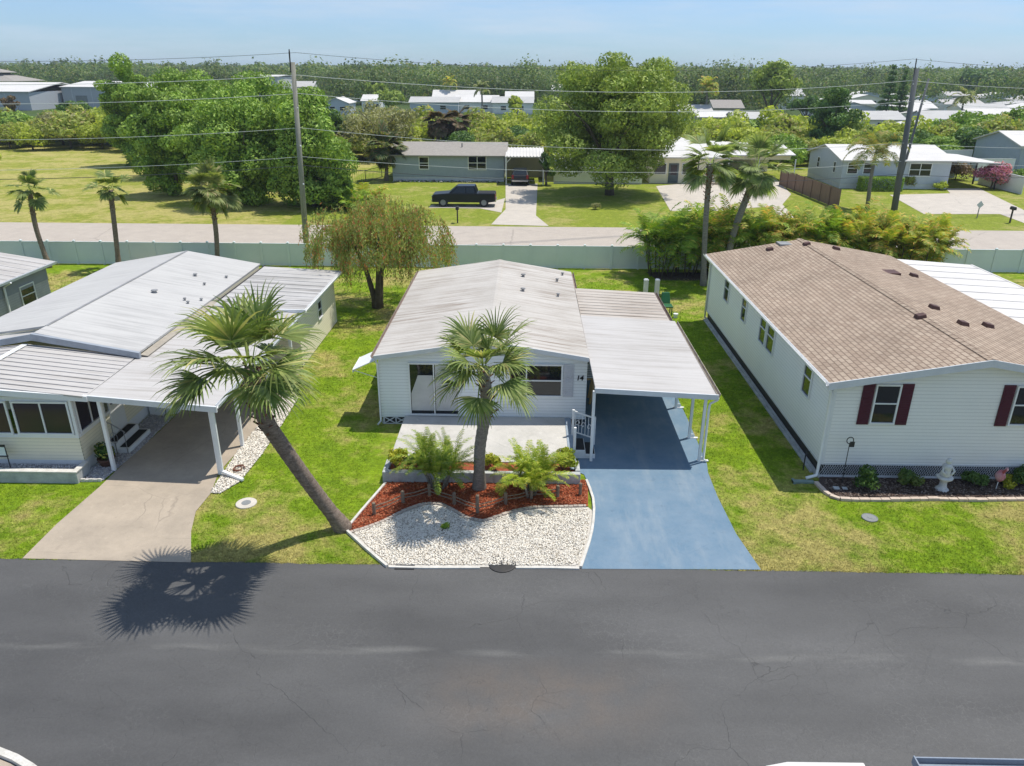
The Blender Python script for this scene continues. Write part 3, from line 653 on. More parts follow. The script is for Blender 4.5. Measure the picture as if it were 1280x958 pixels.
# awnings over the left side windows
for ya, ybb, lab in ((24.35, 25.6, 'white awning nearest the front corner'), (28.3, 30.2, None), (31.2, 32.9, None)):
    pj = .95 if lab else .5; a = MB(); a.slab([(xl-pj, ya, 2.05), (xl-.0, ya, 2.50), (xl-.0, ybb, 2.50), (xl-pj, ybb, 2.05)], .03); a.box(xl-pj-.02, xl-pj+.01, ya, ybb, 1.95, 2.06)
    a.bar((xl-pj+.02, ya+.02, 2.03), (xl-.02, ya+.02, 1.72), .02); a.bar((xl-pj+.02, ybb-.02, 2.03), (xl-.02, ybb-.02, 1.72), .02)
    a.build('window_awning', m_white, H, lab)
    window(H, 'y', xl, ya+.15, ybb-.15, 1.1, 2.2, -1, cross=(.5,))
# carport roof, posts, gutter
cx0, cx1, cy0, cy1 = 2.23, 6.02, 21.62, 29.0
cr_ = MB(); cr_.slab([(cx0, cy0, 2.60), (cx1, cy0, 2.42), (cx1, cy1, 2.46), (cx0, cy1, 2.66)], .09)
carp = cr_.build('carport_roof', m_roofCp, H)
f = MB(); f.hexa([(cx0-.03, cy0-.05, 2.47), (cx1+.05, cy0-.05, 2.28), (cx1+.05, cy0, 2.28), (cx0-.03, cy0, 2.47)], [(cx0-.03, cy0-.05, 2.63), (cx1+.05, cy0-.05, 2.45), (cx1+.05, cy0, 2.45), (cx0-.03, cy0, 2.63)]); f.build('carport_fascia', m_trimg, H)
f = MB(); gutter(f, 'y', cx1+.002, cy0, cy1, 2.46, 1, .12, .12); f.build('carport_gutter', M('beige_stained_gutter', (.52, .46, .38), (.30, .24, .19), rough=.8, scale=3), H)
for (x, y) in ((2.2, 21.68), (5.73, 21.78), (5.73, 23.42), (5.73, 25.95), (5.73, 28.6)):
    p = MB(); p.box(x-.045, x+.045, y-.045, y+.045, .02, 2.40 if x > 3 else 2.5)
    if x > 3: p.box(x-.08, x+.30, y-.05, y+.05, .02, .05); p.box(x+.045, x+.05+.12, y-.012, y+.012, .05, .18)
    p.build('carport_post', m_white, H, bevel=.006)
p = MB(); p.tube([(6.1, 21.72, 2.33), (6.08, 21.72, 2.22), (5.86, 21.70, 2.1), (5.84, 21.70, 1.95), (5.84, 21.70, .12), (5.95, 21.68, .06)], .04, 8); p.build('downspout', m_white, H, smooth=True)
# utility room behind the carport
u = MB(); siding(u, 'x', 29.05, 2.3, 5.6, 0, 2.42, -1); siding(u, 'y', 5.6, 29.05, 33.0, 0, 2.36, 1); siding(u, 'x', 33.0, 2.3, 5.6, 0, 2.4, 1); u.build('utility_room_wall', m_sidblue, H)
u = MB(); u.slab([(2.25, 29.02, 2.60), (5.85, 29.02, 2.44), (5.85, 33.2, 2.44), (2.25, 33.2, 2.62)], .09)
for i in range(1, 10): y = 29+i*.42; u.slab([(2.27, y-.02, 2.625), (5.8, y-.02, 2.457), (5.8, y+.02, 2.457), (2.27, y+.02, 2.625)], .03)
u.build('utility_room_roof', m_roofCr, H)
u = MB(); gutter(u, 'y', 5.852, 29.1, 33.2, 2.47, 1, .11, .1); u.build('gutter', m_rust, H)
ud = MB(); ud.box(3.0, 3.85, 29.0, 29.03, .05, 2.05); ud.build('utility_room_door', m_white, H)
# side door and the air conditioner in the side wall
d = MB(); d.box(xr+.012, xr+.05, 24.9, 25.8, .5, 2.45); dd = d.build('side_door', m_white, H); d = MB(); d.box(xr+.05, xr+.07, 25.0, 25.7, 1.2, 2.3); d.build('pane', m_glass, dd)
A = thing('air_conditioner', (2.2, 26.5, 0), 'white wall air conditioner propped on a tan wooden brace under the carport', 'air conditioner')
a = MB(); a.box(2.2, 2.72, 26.15, 26.85, 1.1, 1.65); a.build('case', m_white, A, bevel=.01)
a = MB()
for i in range(7): z = 1.15+i*.07; a.box(2.24, 2.68, 26.135, 26.149, z, z+.035)
a.build('grille', m_plate, A)
a = MB(); a.box(2.2, 2.75, 26.12, 26.88, 1.03, 1.095); a.bar((2.65, 26.2, 1.03), (2.5, 26.2, .02), .09); a.bar((2.65, 26.8, 1.03), (2.5, 26.8, .02), .09); a.build('wooden_brace', m_yellowwood, A)

# patio, planter and steps (one slab), edges
P = thing('front_patio', (-4.2, 20.9, 0), 'raised pale concrete patio in front of the pale blue home', 'patio')
p = MB(); p.prism([(-4.25, 20.95), (1.62, 20.95), (1.62, 24.28), (-4.25, 24.28)], 0, .34); p.build('slab', m_patio, P, bevel=.015)
p = MB(); p.box(1.45, 1.66, 20.5, 24.2, .345, .36); p.build('painted_edge', M('blue_grey_paint', (.30, .36, .42), (.25, .3, .36)), P)
Q = thing('planter_wall', (-4.3, 20.15, 0), 'low whitewashed concrete planter wall along the patio front', 'planter')
p = MB()
for i, (a, b) in enumerate(((-4.32, -2.2), (-2.19, -.9), (-.89, .4), (.41, 1.75))): p.box(a, b, 20.12, 20.30, 0, .38+.008*(i % 2))
p.box(-4.32, -4.16, 20.31, 20.94, 0, .38); p.box(1.60, 1.75, 20.31, 20.94, 0, .42)
p.build('wall', m_wallconc, Q, bevel=.012)
p = MB(); p.box(-4.15, 1.59, 20.31, 20.94, 0, .30); p.build('soil', m_redm, Q)
ST = thing('side_steps', (1.7, 21.9, 0), 'white side steps with black treads and scrolled railing beside carport post', 'steps')
p = MB(); p.box(1.69, 2.02, 21.85, 22.75, 0, .30); p.box(2.021, 2.35, 21.85, 22.75, 0, .16); p.build('step_base', m_white, ST, bevel=.01)
p = MB(); p.box(1.70, 2.0, 21.9, 22.7, .302, .32); p.build('tread', m_black, ST); p = MB(); p.box(2.05, 2.33, 21.9, 22.7, .162, .18); p.build('tread', m_black, ST)
for (x, y, zt) in ((1.66, 21.82, 1.15), (1.66, 22.86, 1.3), (2.38, 22.86, 1.05)):
    p = MB(); p.box(x-.04, x+.04, y-.04, y+.04, 0, zt); p.build('newel_post', m_white, ST, bevel=.006)
p = MB(); p.bar((1.66, 22.86, 1.25), (2.38, 22.86, 1.0), .045); p.bar((1.66, 22.86, .5), (2.38, 22.86, .25), .035)
for i in range(6): x = 1.74+i*.11; z = .47-(x-1.66)*.35; p.bar((x, 22.86, z), (x, 22.86, z+.75), .018)
for i in range(3):
    cxx = 1.80+i*.2; cz = .85-(cxx-1.66)*.35; p.tube([(cxx+.08*math.cos(t*PI/5)*(1-t/14), 22.86, cz+.12*math.sin(t*PI/5)*(1-t/14)) for t in range(10)], .012, 5)
p.build('railing', m_white, ST)

# garden: red mulch, white stones, edging, posts
flat('red_mulch_bed', m_redm, G2([(432, 662), (481, 604), (735, 601), (735, 634), (690, 634), (640, 640), (600, 652), (575, 644), (557, 633), (535, 630), (505, 640), (470, 655), (445, 668)]), .030)
flat('gravel_bed', m_gravel, G2([(484, 709), (436, 664), (470, 656), (505, 641), (535, 631), (557, 633), (575, 645), (600, 654), (640, 641), (690, 635), (735, 635), (741, 640), (738, 670), (725, 711)]), .024)
def scatter(name, poly, n, size, mat, label, cat, z=.03, flatness=.55, seed=3, elong=1.):
    rs = np.random.RandomState(seed); P_ = np.array(poly); x0, y0 = P_.min(0); x1, y1 = P_.max(0)
    X = rs.uniform(x0, x1, n*3); Y = rs.uniform(y0, y1, n*3); k = inside(poly, X, Y); X, Y = X[k][:n], Y[k][:n]; n = len(X)
    oct_ = np.array([[1, 0, 0], [0, 1, 0], [-1, 0, 0], [0, -1, 0], [.1, .1, 1], [0, 0, -1]], float)
    tri = np.array([[0, 1, 4], [1, 2, 4], [2, 3, 4], [3, 0, 4], [1, 0, 5], [2, 1, 5], [3, 2, 5], [0, 3, 5]])
    s = size*rs.uniform(.5, 1.3, (n, 1, 3))*np.array([elong, 1, flatness]); v = oct_[None]*(1+rs.uniform(-.25, .25, (n, 6, 3)))*s
    a = rs.uniform(0, 2*PI, n); c_, s_ = np.cos(a)[:, None], np.sin(a)[:, None]
    b = rs.uniform(-.5, .5, n)[:, None]; v[:, :, 2] += v[:, :, 0]*b
    vx = v[:, :, 0]*c_-v[:, :, 1]*s_+X[:, None]; vy = v[:, :, 0]*s_+v[:, :, 1]*c_+Y[:, None]; vz = v[:, :, 2]+z+rs.uniform(0, size*.5, (n, 1))
    V = np.stack([vx, vy, vz], 2).reshape(-1, 3); Fa = (tri[None]+np.arange(n)[:, None, None]*6).reshape(-1, 3)
    return tag(npmesh(name, V, Fa, mat, nper=3), label, cat, kind='stuff')
def islandmat(name, c1, c2, c3, f3=.2):
    m, nt, b = nmat(name); g = nt.nodes.new('ShaderNodeNewGeometry'); r = g.outputs['Random Per Island']
    c = mixc(nt, r, c1, c2); c = mixc(nt, math_(nt, 'GREATER_THAN', math_(nt, 'FRACT', math_(nt, 'MULTIPLY', r, 53.)), 1-f3), c, c3)
    nt.links.new(c, b.inputs['Base Color']); b.inputs['Roughness'].default_value = .9; b.inputs['Specular IOR Level'].default_value = .2; return m
m_peb = islandmat('white_pebbles', (.88, .83, .74), (.72, .65, .55), (.40, .34, .26), .15)
m_chip = islandmat('red_wood_chips', (.36, .09, .036), (.24, .055, .025), (.44, .17, .09), .2)
m_chipd = islandmat('dark_wood_chips', (.07, .045, .035), (.14, .10, .08), (.28, .22, .18), .2)
m_pebg = islandmat('grey_pebbles', (.48, .46, .47), (.32, .31, .33), (.62, .60, .60), .3)
gp = G2([(486, 707), (440, 665), (470, 657), (505, 643), (535, 633), (557, 635), (575, 647), (600, 656), (640, 643), (690, 637), (731, 637), (737, 640), (734, 670), (723, 708)])
scatter('white_gravel', gp, 24000, .027, m_peb, 'loose white and tan landscape stones filling the curved front bed', 'gravel')
mp_ = G2([(436, 660), (483, 605), (732, 602), (732, 632), (690, 632), (640, 638), (600, 650), (575, 642), (557, 631), (535, 628), (505, 638), (470, 653), (447, 665)])
scatter('red_mulch', mp_, 13000, .034, m_chip, 'shredded red wood mulch in front of the planter wall', 'mulch', elong=2.2, flatness=.3, seed=5)
def edging(name, pts, wd, h, mat, label, cat='edging', step=.16, smooth=False, gap=.012, group=None):
    t = [Vector((*p, 0)) for p in pts]; mb = MB(); L_ = [0]
    for a, b in zip(t, t[1:]): L_.append(L_[-1]+(b-a).length)
    def pos(s):
        for i in range(len(t)-1):
            if s <= L_[i+1] or i == len(t)-2: return t[i].lerp(t[i+1], (s-L_[i])/max(1e-6, L_[i+1]-L_[i]))
    rr_ = random.Random(len(pts)); s = 0
    while s < L_[-1]-.02:
        e = min(s+step*rr_.uniform(.8, 1.2), L_[-1]); a, b = pos(s), pos(e); d = (b-a).normalized(); nn = Vector((-d.y, d.x, 0))
        hh = h*rr_.uniform(.85, 1.1) if gap else h; b2 = b-d*gap; q = [a-nn*wd/2, b2-nn*wd/2, b2+nn*wd/2, a+nn*wd/2]
        mb.hexa([(p.x, p.y, 0) for p in q], [(p.x, p.y, hh) for p in q]); s = e
    return single(mb, name, mat, label, cat, group, bevel=.008 if gap else 0)
edging('stone_edging', G2([(436, 668), (455, 662), (480, 653), (505, 640), (530, 631), (550, 631), (568, 640), (583, 649), (605, 653), (640, 641), (665, 636), (700, 635), (733, 634)]), .10, .07, m_stone, 'curved row of small grey edging stones between red mulch and white gravel')
edging('painted_kerb', G2([(484, 710), (458, 688), (431, 663), (460, 632), (482, 606)]), .07, .09, m_whiteedge, 'thin white kerb from the leaning palm base along the left of the bed', step=1., gap=0)
edging('painted_kerb', G2([(733, 602), (741, 622), (743, 642), (739, 672), (726, 711)]), .07, .08, m_whiteedge, 'curved white kerb between white gravel and blue driveway', step=.5, gap=0)
edging('road_edge_kerb', G2([(486, 710), (520, 711), (600, 711)]), .07, .05, m_whiteedge, 'low white kerb where gravel bed meets the asphalt, left of drain', step=1., gap=0)
edging('road_edge_kerb', G2([(645, 711), (690, 711), (724, 712)]), .07, .05, m_whiteedge, 'low white kerb where gravel bed meets the asphalt, right of drain', step=1., gap=0)
fp = G2([(468, 645), (504, 630), (537, 621), (568, 632), (597, 643), (632, 632), (664, 625), (697, 623), (725, 620)])
LF = thing('log_post_fence', (*fp[0], 0), 'low fence of short weathered posts and thin rails across the red mulch', 'fence')
for i, (x, y) in enumerate(fp):
    p = MB(); hh = .42 if i != 4 else .62; p.lathe([(.05, 0), (.052, hh), (.035, hh+.02)], x, y, 10); p.build('post', m_wood, LF, smooth=False)
for i in range(7):
    a, b = fp[i], fp[i+1]; p = MB()
    for z in (.2, .31): p.tube([(*a, z), ((a[0]+b[0])/2, (a[1]+b[1])/2, z-.03), (*b, z)], .016, 6)
    p.build('rail', m_wood, LF)

# plants of the front bed
areca((*G2([(545, 610)])[0], 0), .75, 1.15, 110, 'bushy green feather palm in the red mulch, left of the centre trunk', 'feather palms in the front bed', seed=4, stems=8, spread=.28, lean=.28, el=(15, 85), npin=22, lp=.17, wid=.022, droop=.9, mat=leafmat('deep_feather_leaf', (.16, .26, .03), (.38, .46, .06), (.50, .50, .10), trans=.35, nscale=1.))
areca((*G2([(664, 620)])[0], 0), .7, 1.15, 90, 'yellower feather palm with arching fronds in red mulch, beside carport driveway', 'feather palms in the front bed', seed=9, stems=8, spread=.25, lean=.3, el=(5, 85), npin=20, lp=.19, wid=.026, droop=1.0, mat=leafmat('bright_feather_leaf', (.20, .30, .02), (.42, .48, .05), (.55, .52, .08), trans=.35, nscale=1.))
bush((-3.92, 20.6, .3), .42, .75, 1500, .06, 'yellow croton at the left end of the planter', mat=m_croton, name='croton_shrub', seed=2)
bush((-3.35, 20.6, .3), .38, .55, 1100, .06, 'darker green shrub between yellow croton and left feather palm', mat=m_shrub, name='croton_shrub', seed=12)
bush((-1.0, 20.55, .3), .30, .6, 1000, .06, 'yellow variegated shrub right behind the upright palm trunk', mat=m_croton, name='croton_shrub', seed=3)
bush((1.3, 20.55, .3), .40, .7, 1500, .06, 'yellow green croton at the planter end beside the side steps', mat=leafmat('lime_croton_leaf', (.24, .32, .03), (.45, .46, .05), trans=.3), name='croton_shrub', seed=5)
bush((*G2([(668, 612)])[0], 0), .18, .2, 200, .045, 'small reddish plant low in the mulch beside right feather palm', mat=m_reddish, name='small_plant', seed=6)
bush((*G2([(556, 662)])[0], 0.02), .16, .16, 160, .045, 'small green weed tuft growing in the white gravel', mat=m_areca, name='small_plant', seed=8, cat='plant')

# the two front sabal palms
c1 = at(313, 462, Y=16.1); c2 = at(604, 462, Y=19.0)
b1 = at(430, 661); b2 = at(599, 611)
sabal(b1, [at(392, 612, Y=17.3), at(352, 556, Y=16.8), at(330, 520, Y=16.4)], c1, 1.9, 28, .19, 'large fan palm leaning left over the lawn from the mulch corner', seed=3, wid=.026, pet=.46, nlf=24, el=(-34, 80), fan=84)
sabal(b2, [at(600, 560, Y=19.6), at(608, 505, Y=19.2)], c2, 1.55, 26, .165, 'upright fan palm growing in the red mulch in front of the home', seed=8, wid=.027, pet=.46, nlf=24, el=(-34, 80), fan=86, bark=m_barkg)

# manholes and lids
def lid(x, y, r, mat, label, ring=None, z=.03):
    t = thing('manhole_cover', (x, y, 0), label, 'cover'); mb = MB()
    if ring: mb.lathe([(r, -.02), (r, z), (r*.97, z+.01), (r*.45, z+.012)], x, y, 28); mb.build('ring', ring, t); mb = MB(); mb.lathe([(r*.45, 0), (r*.45, z+.018), (r*.4, z+.02)], x, y, 20); mb.build('cover', mat, t)
    else: mb.lathe([(r, -.02), (r, z), (r*.9, z+.008), (r*.88, z), (r*.3, z), (r*.28, z+.008)], x, y, 24); mb.build('cover', mat, t)
lid(*G2([(308, 630)])[0], .30, m_plate, 'round cream concrete valve cover with grey centre in the left lawn', M('cream_concrete', (.60, .55, .48), (.5, .46, .4), rough=.9))
lid(*G2([(628, 706)])[0], .36, m_dark, 'round dark drain cover at the road edge of the gravel bed', z=.035)
lid(*G2([(1087, 648)])[0], .22, m_plate, 'small grey meter lid in the grass in front of shuttered house')
k = single(MB().box(-3.25, -2.75, 15.78, 15.96, 0, .03), 'meter_lid', m_dark, 'small dark metal lid at the asphalt edge beside the gravel tip', 'cover')

# ------------------------------------------------------------------ left house
H = thing('manufactured_home', (-13.2, 20.5, 0), 'cream sided home with long grey white metal roof, dark windowed sunroom and carport', 'house')
xr, xm, xl, ze, zr = -13.2, -16.75, -20.3, 2.78, 3.42
w = MB(); siding(w, 'x', 24.9, xl, xr, .1, (xm, zr-.05, ze-.05, ze-.05), -1); siding(w, 'y', xr, 24.9, 36.3, .35, ze-.05, 1); siding(w, 'y', xl, 24.9, 36.3, .1, ze-.05, -1); siding(w, 'x', 36.3, xl, xr, .1, (xm, zr-.05, ze-.05, ze-.05), 1)
w.build('wall', m_sidcream, H)
r = MB(); r.slab([(xl-.15, 25.1, ze), (xm, 24.75, zr), (xm, 36.5, zr), (xl-.15, 36.5, ze)], .07)
r.build('roof', m_roofL, H)
r = MB(); r.slab([(xm, 24.0, zr), (xr+.02, 23.85, ze+.02), (xr+.02, 36.5, ze+.02), (xm, 36.5, zr)], .07); rf = r.build('roof', m_roofL, H)
r = MB(); r.slab([(xm-.06, 24.75, zr+.006), (xm+.06, 24.75, zr+.012), (xm+.06, 36.5, zr+.012), (xm-.06, 36.5, zr+.006)], .01); r.build('ridge_seam', m_galv, rf)
r = MB(); r.slab([(xl-.1, 23.9, 2.70), (xm-.02, 23.95, 3.22), (xm-.02, 25.1, 3.24), (xl-.1, 25.1, 2.72)], .06); r.build('lower_roof', m_roofLs, H)
f = MB(); f.hexa([(xm, 23.80, zr-.22), (xr+.1, 23.70, ze-.15), (xr+.1, 23.83, ze-.15), (xm, 23.93, zr-.22)], [(xm, 23.80, zr+.02), (xr+.1, 23.70, ze+.05), (xr+.1, 23.83, ze+.05), (xm, 23.93, zr+.02)])
f.hexa([(xl-.2, 23.78, 2.52), (xm-.002, 23.80, 3.20), (xm-.002, 23.88, 3.20), (xl-.2, 23.88, 2.52)], [(xl-.2, 23.78, 2.72), (xm-.002, 23.80, 3.42), (xm-.002, 23.88, 3.42), (xl-.2, 23.88, 2.72)])
f.build('roof_fascia', M('blue_grey_gutter', (.34, .37, .41), (.27, .29, .32), rough=.5), H)
for x, y, s in ((-14.9, 32.9, .10), (-14.1, 31.9, .07), (-13.7, 33.4, .08), (-15.35, 29.9, .14), (-14.0, 29.6, .07), (-13.75, 29.3, .07), (-13.45, 29.9, .07)): vent(rf, x, y, zr-(x-xm)*(zr-ze)/(xr-xm), s)
# sunroom
sx1, sy0 = -13.75, 20.55
def sroof(x): return 3.02-abs(x+17.0)*.11
r = MB(); r.slab([(-17.0, 20.25, 3.02), (-13.25, 20.55, 2.61), (-13.3, 23.9, 2.63), (-17.0, 23.9, 3.04)], .07); r.slab([(-21, 20.2, 2.58), (-17.0, 20.25, 3.02), (-17.0, 23.9, 3.04), (-21, 23.9, 2.6)], .07)
for i in range(11):
    y = 20.45+i*.32; r.slab([(-17, y-.03, 3.06), (-13.3, y-.03+.03, 2.645), (-13.3, y+.03+.03, 2.645), (-17, y+.03, 3.06)], .05); r.slab([(-21, y-.03, 2.62), (-17, y-.03, 3.06), (-17, y+.03, 3.06), (-21, y+.03, 2.62)], .05)
sr = r.build('sunroom_roof', m_roofCp, H)
r = MB(); r.slab([(-17.1, 20.25, 3.06), (-16.9, 20.25, 3.06), (-16.9, 23.8, 3.08), (-17.1, 23.8, 3.08)], .02); r.build('ridge_cap', m_white, sr)
f = MB(); f.hexa([(-17, 20.18, 2.84), (-13.2, 20.50, 2.44), (-13.2, 20.56, 2.44), (-17, 20.24, 2.84)], [(-17, 20.18, 3.03), (-13.2, 20.50, 2.62), (-13.2, 20.56, 2.62), (-17, 20.24, 3.03)])
f.hexa([(-21, 20.12, 2.4), (-17.002, 20.18, 2.84), (-17.002, 20.24, 2.84), (-21, 20.18, 2.4)], [(-21, 20.12, 2.6), (-17.002, 20.18, 3.03), (-17.002, 20.24, 3.03), (-21, 20.18, 2.6)])
f.build('sunroom_fascia', m_white, H)
w = MB(); siding(w, 'x', sy0, -20.5, sx1, .42, 1.28, -1); siding(w, 'y', sx1, sy0, 24.85, .42, 1.28, 1, ); w.build('sunroom_wall', m_sidcream, H)
w = MB(); w.box(-20.5, sx1, sy0+.01, sy0+.06, 2.42, 2.55); w.box(sx1-.06, sx1-.01, sy0+.06, 24.85, 2.42, 2.52); w.box(-20.5, sx1+.02, sy0-.03, sy0+.05, 1.20, 1.30); w.box(sx1-.05, sx1+.03, sy0+.051, 22.7, 1.20, 1.30)
w.box(-20.5, sx1-.01, sy0+.012, sy0+.05, 0, .42); w.box(sx1-.05, sx1-.012, sy0+.05, 24.8, 0, .42); w.box(sx1-.07, sx1+.02, sy0-.028, sy0+.06, 1.3, 2.5)
w.build('sunroom_frame', m_white, H)
gcol = M('cream_band', (.72, .68, .52), rough=.6); w = MB(); w.extr([(-20.5, 2.55), (sx1, 2.55), (sx1, 2.60), (-17, 2.95), (-20.5, 2.58)], 'y', sy0+.02, sy0+.05); w.build('sunroom_gable', gcol, H)
for a, b in ((-20.4, -19.0), (-18.95, -17.5), (-17.35, -15.75), (-15.60, -13.85)): window(H, 'x', sy0+.02, a, b, 1.30, 2.42, -1, fr=.055, mull=(.5,), gl=m_screen, name='sunroom_window')
window(H, 'y', sx1-.02, 20.65, 22.1, 1.30, 2.42, 1, fr=.055, mull=(.5,), gl=m_screen, name='sunroom_window')
window(H, 'y', sx1-.02, 23.3, 24.2, 1.30, 2.42, 1, fr=.055, gl=m_screen, name='sunroom_window')
d = MB(); d.box(sx1, sx1+.05, 22.35, 23.2, .42, 2.42); dd = d.build('sunroom_door', m_white, H); d = MB(); d.box(sx1+.05, sx1+.06, 22.45, 23.1, 1.45, 2.32); d.build('pane', m_screen, dd)
# carport of the left house
lx0, lx1 = -13.15, -9.28
r = MB(); r.slab([(lx0-.1, 20.62, 2.60), (lx1, 20.35, 2.40), (lx1-.1, 29.6, 2.46), (lx0-.1, 29.6, 2.66)], .09)
for i in range(0): y = 20.6+i*1.2; r.slab([(lx0, y-.01, 2.625), (lx1-.03, y-.01, 2.425), (lx1-.03, y+.01, 2.425), (lx0, y+.01, 2.625)], .02)
r.build('carport_roof', m_roofCp, H)
f = MB(); f.hexa([(lx0-.2, 20.55, 2.46), (lx1+.08, 20.27, 2.24), (lx1+.08, 20.34, 2.24), (lx0-.2, 20.62, 2.46)], [(lx0-.2, 20.55, 2.63), (lx1+.08, 20.27, 2.43), (lx1+.08, 20.34, 2.43), (lx0-.2, 20.62, 2.63)]); gutter(f, 'y', lx1+.003, 20.4, 29.6, 2.44, 1, .12, .12); f.build('carport_fascia', m_trimg, H)
tan = M('tan_channel', (.40, .355, .29), (.30, .26, .21), rough=.9, scale=3)
f = MB(); f.slab([(xr+.03, 23.9, 2.70), (xr+.28, 23.9, 2.66), (xr+.28, 30.2, 2.70), (xr+.03, 30.2, 2.74)], .03); f.build('roof_channel', tan, H)
f = MB(); f.box(xr+.03, xr+.26, 30.2, 36.4, 2.55, 2.60); f.box(xr+.26, xr+.30, 30.2, 36.4, 2.55, 2.76); f.build('roof_channel', m_dark, H)
r = MB(); r.slab([(xr+.31, 29.62, 2.72), (-9.12, 29.62, 2.56), (-9.12, 36.2, 2.56), (xr+.31, 36.2, 2.74)], .10)
for i in range(1, 11): y = 29.7+i*.6; r.slab([(xr+.33, y-.015, 2.745), (-9.2, y-.015, 2.578), (-9.2, y+.015, 2.578), (xr+.33, y+.015, 2.745)], .02)
r.build('shed_roof', m_roofLs, H)
f = MB(); gutter(f, 'y', -9.117, 29.6, 36.2, 2.58, 1, .13, .12); f.box(-13.0, -9.05, 29.55, 29.615, 2.46, 2.6); f.build('shed_gutter', m_white, H)
w = MB(); siding(w, 'y', -9.45, 29.7, 35.9, .05, 2.5, 1); siding(w, 'x', 29.7, -13.1, -9.45, .05, 2.48, -1); siding(w, 'x', 35.9, -13.1, -9.45, .05, 2.5, 1); w.build('shed_wall', m_sidcream, H)
window(H, 'y', -9.45, 32.6, 33.3, 1.15, 2.0, 1, cross=(.5,)); 
d = MB(); d.box(-12.4, -11.5, 29.65, 29.69, .1, 2.1); d.build('shed_door', m_white, H)
w = MB(); w.box(-13.18, -12.75, 24.9, 29.6, 0, .75); w.box(-13.7, -13.2, 24.72, 24.88, 0, .75); w.build('white_skirting', m_white, H)
w = MB(); siding(w, 'x', 24.86, -13.74, -12.75, .75, 2.6, -1); siding(w, 'y', -12.75, 24.86, 29.6, .75, 2.6, 1); w.build('recess_wall', m_sidcream, H)
for x, y in ((-12.92, 20.62), (-9.5, 20.5), (-9.47, 22.4), (-9.45, 25.5), (-9.45, 28.4)):
    p = MB(); s = .055; p.box(x-s, x+s, y-s, y+s, .02, 2.36 if x > -10 else 2.52); p.build('carport_post', m_white, H, bevel=.008)
p = MB(); p.bar((-9.40, 20.42, 2.3), (-9.40, 20.42, .18), .09, .07); p.bar((-9.40, 20.42, .16), (-8.62, 20.05, .08), .09, .07); p.build('downspout', m_white, H)
S2 = thing('side_steps', (-13.4, 22.0, 0), 'white steps with black treads and iron handrail at the cream home', 'steps')
p = MB(); p.box(-13.72, -13.36, 21.75, 23.25, 0, .40); p.box(-13.355, -12.98, 21.75, 23.25, 0, .20); p.build('step_base', m_white, S2, bevel=.01)
p = MB(); p.box(-13.66, -13.40, 21.85, 23.15, .402, .42); p.build('tread', m_black, S2); p = MB(); p.box(-13.32, -13.03, 21.85, 23.15, .202, .22); p.build('tread', m_black, S2)
p = MB(); p.tube([(-13.7, 21.72, 1.25), (-13.4, 21.72, 1.12), (-13.02, 21.72, .85), (-12.98, 21.72, .8)], .018, 6)
for x, z in ((-13.68, 1.24), (-13.38, 1.1), (-13.02, .84)): p.tube([(x, 21.72, 0), (x, 21.72, z)], .014, 6)
p.tube([(-13.38+.12*math.cos(t*PI/6), 21.72, .6+.2*math.sin(t*PI/6)) for t in range(13)], .01, 5); p.build('handrail', m_galv, S2)
PT = thing('potted_plant', (-13.3, 20.95, 0), 'leafy green potted plant in brown pot behind the white carport post', 'potted plant')
p = MB(); p.lathe([(.17, 0), (.26, .26), (.28, .30), (.24, .30), (.22, .26)], -13.3, 20.95, 18); p.build('pot', m_terra, PT, smooth=True)
V, Fq = leaves(np.random.RandomState(4), [(0, 0, .5, .28, .28, .24), (-.12, .05, .6, .2, .2, .2)], 420, .055, .6); npmesh('foliage', V, Fq, leafmat('pot_leaf', (.03, .09, .02), (.12, .20, .03), (.5, .48, .1), third=.15), PT)
PW = thing('planter_box', (-20, 19.85, 0), 'white topped low block planter filled with grey gravel below the sunroom windows', 'planter')
p = MB(); p.box(-21, -13.62, 19.82, 19.98, 0, .36); p.box(-13.76, -13.62, 19.981, 20.52, 0, .36); p.build('block_wall', m_wallconc, PW)
p = MB(); p.box(-21, -13.60, 19.80, 20.0, .362, .41); p.box(-13.78, -13.60, 20.001, 20.52, .362, .41); p.build('white_cap', m_whiteedge, PW, bevel=.01)
p = MB(); p.box(-21, -13.77, 19.99, 20.53, 0, .26); p.build('gravel_fill', M('grey_gravel_fill', (.36, .35, .36), (.2, .19, .2), scale=20, rough=.9, bst=1, fine=.3), PW)
scatter('grey_gravel', [(-17.5, 20.02), (-13.8, 20.02), (-13.8, 20.5), (-17.5, 20.5)], 1600, .035, m_pebg, 'grey and white pebbles in the planter under the sunroom', 'gravel', z=.27)
flat('gravel_strip', m_gravel, lstrip, .026)
scatter('white_gravel', lstrip, 5200, .036, m_peb, 'white stones in the strip right of the concrete driveway', 'gravel', z=.03, seed=9)
ls2 = G2([(96, 606), (126, 607), (160, 577), (196, 542), (190, 530), (160, 548), (128, 575)])
ls2 = [(-13.58, 19.95), (-12.95, 20.0), (-12.8, 21.8), (-12.78, 24.6), (-13.7, 24.7), (-13.72, 20.5), (-13.58, 20.5)]
flat('gravel_strip', m_gravel, ls2, .026)
scatter('white_gravel', ls2, 3000, .034, m_pebg, 'pale stones beside the white steps left of the concrete driveway', 'gravel', z=.03, seed=10)
edging('painted_kerb', [(-13.6, 19.93), (-12.98, 19.97)], .06, .10, m_whiteedge, 'short white scalloped kerb at the gravel corner by the carport post', step=.12)
HB = MB()
for q in range(3): HB.tube([(-9.05+(.13+.02*q)*math.cos(t*PI/8)+.04*q, 20.75+(.17)*math.sin(t*PI/8)+.05*math.sin(q*2.), .075+.02*q) for t in range(15)], .014, 6)
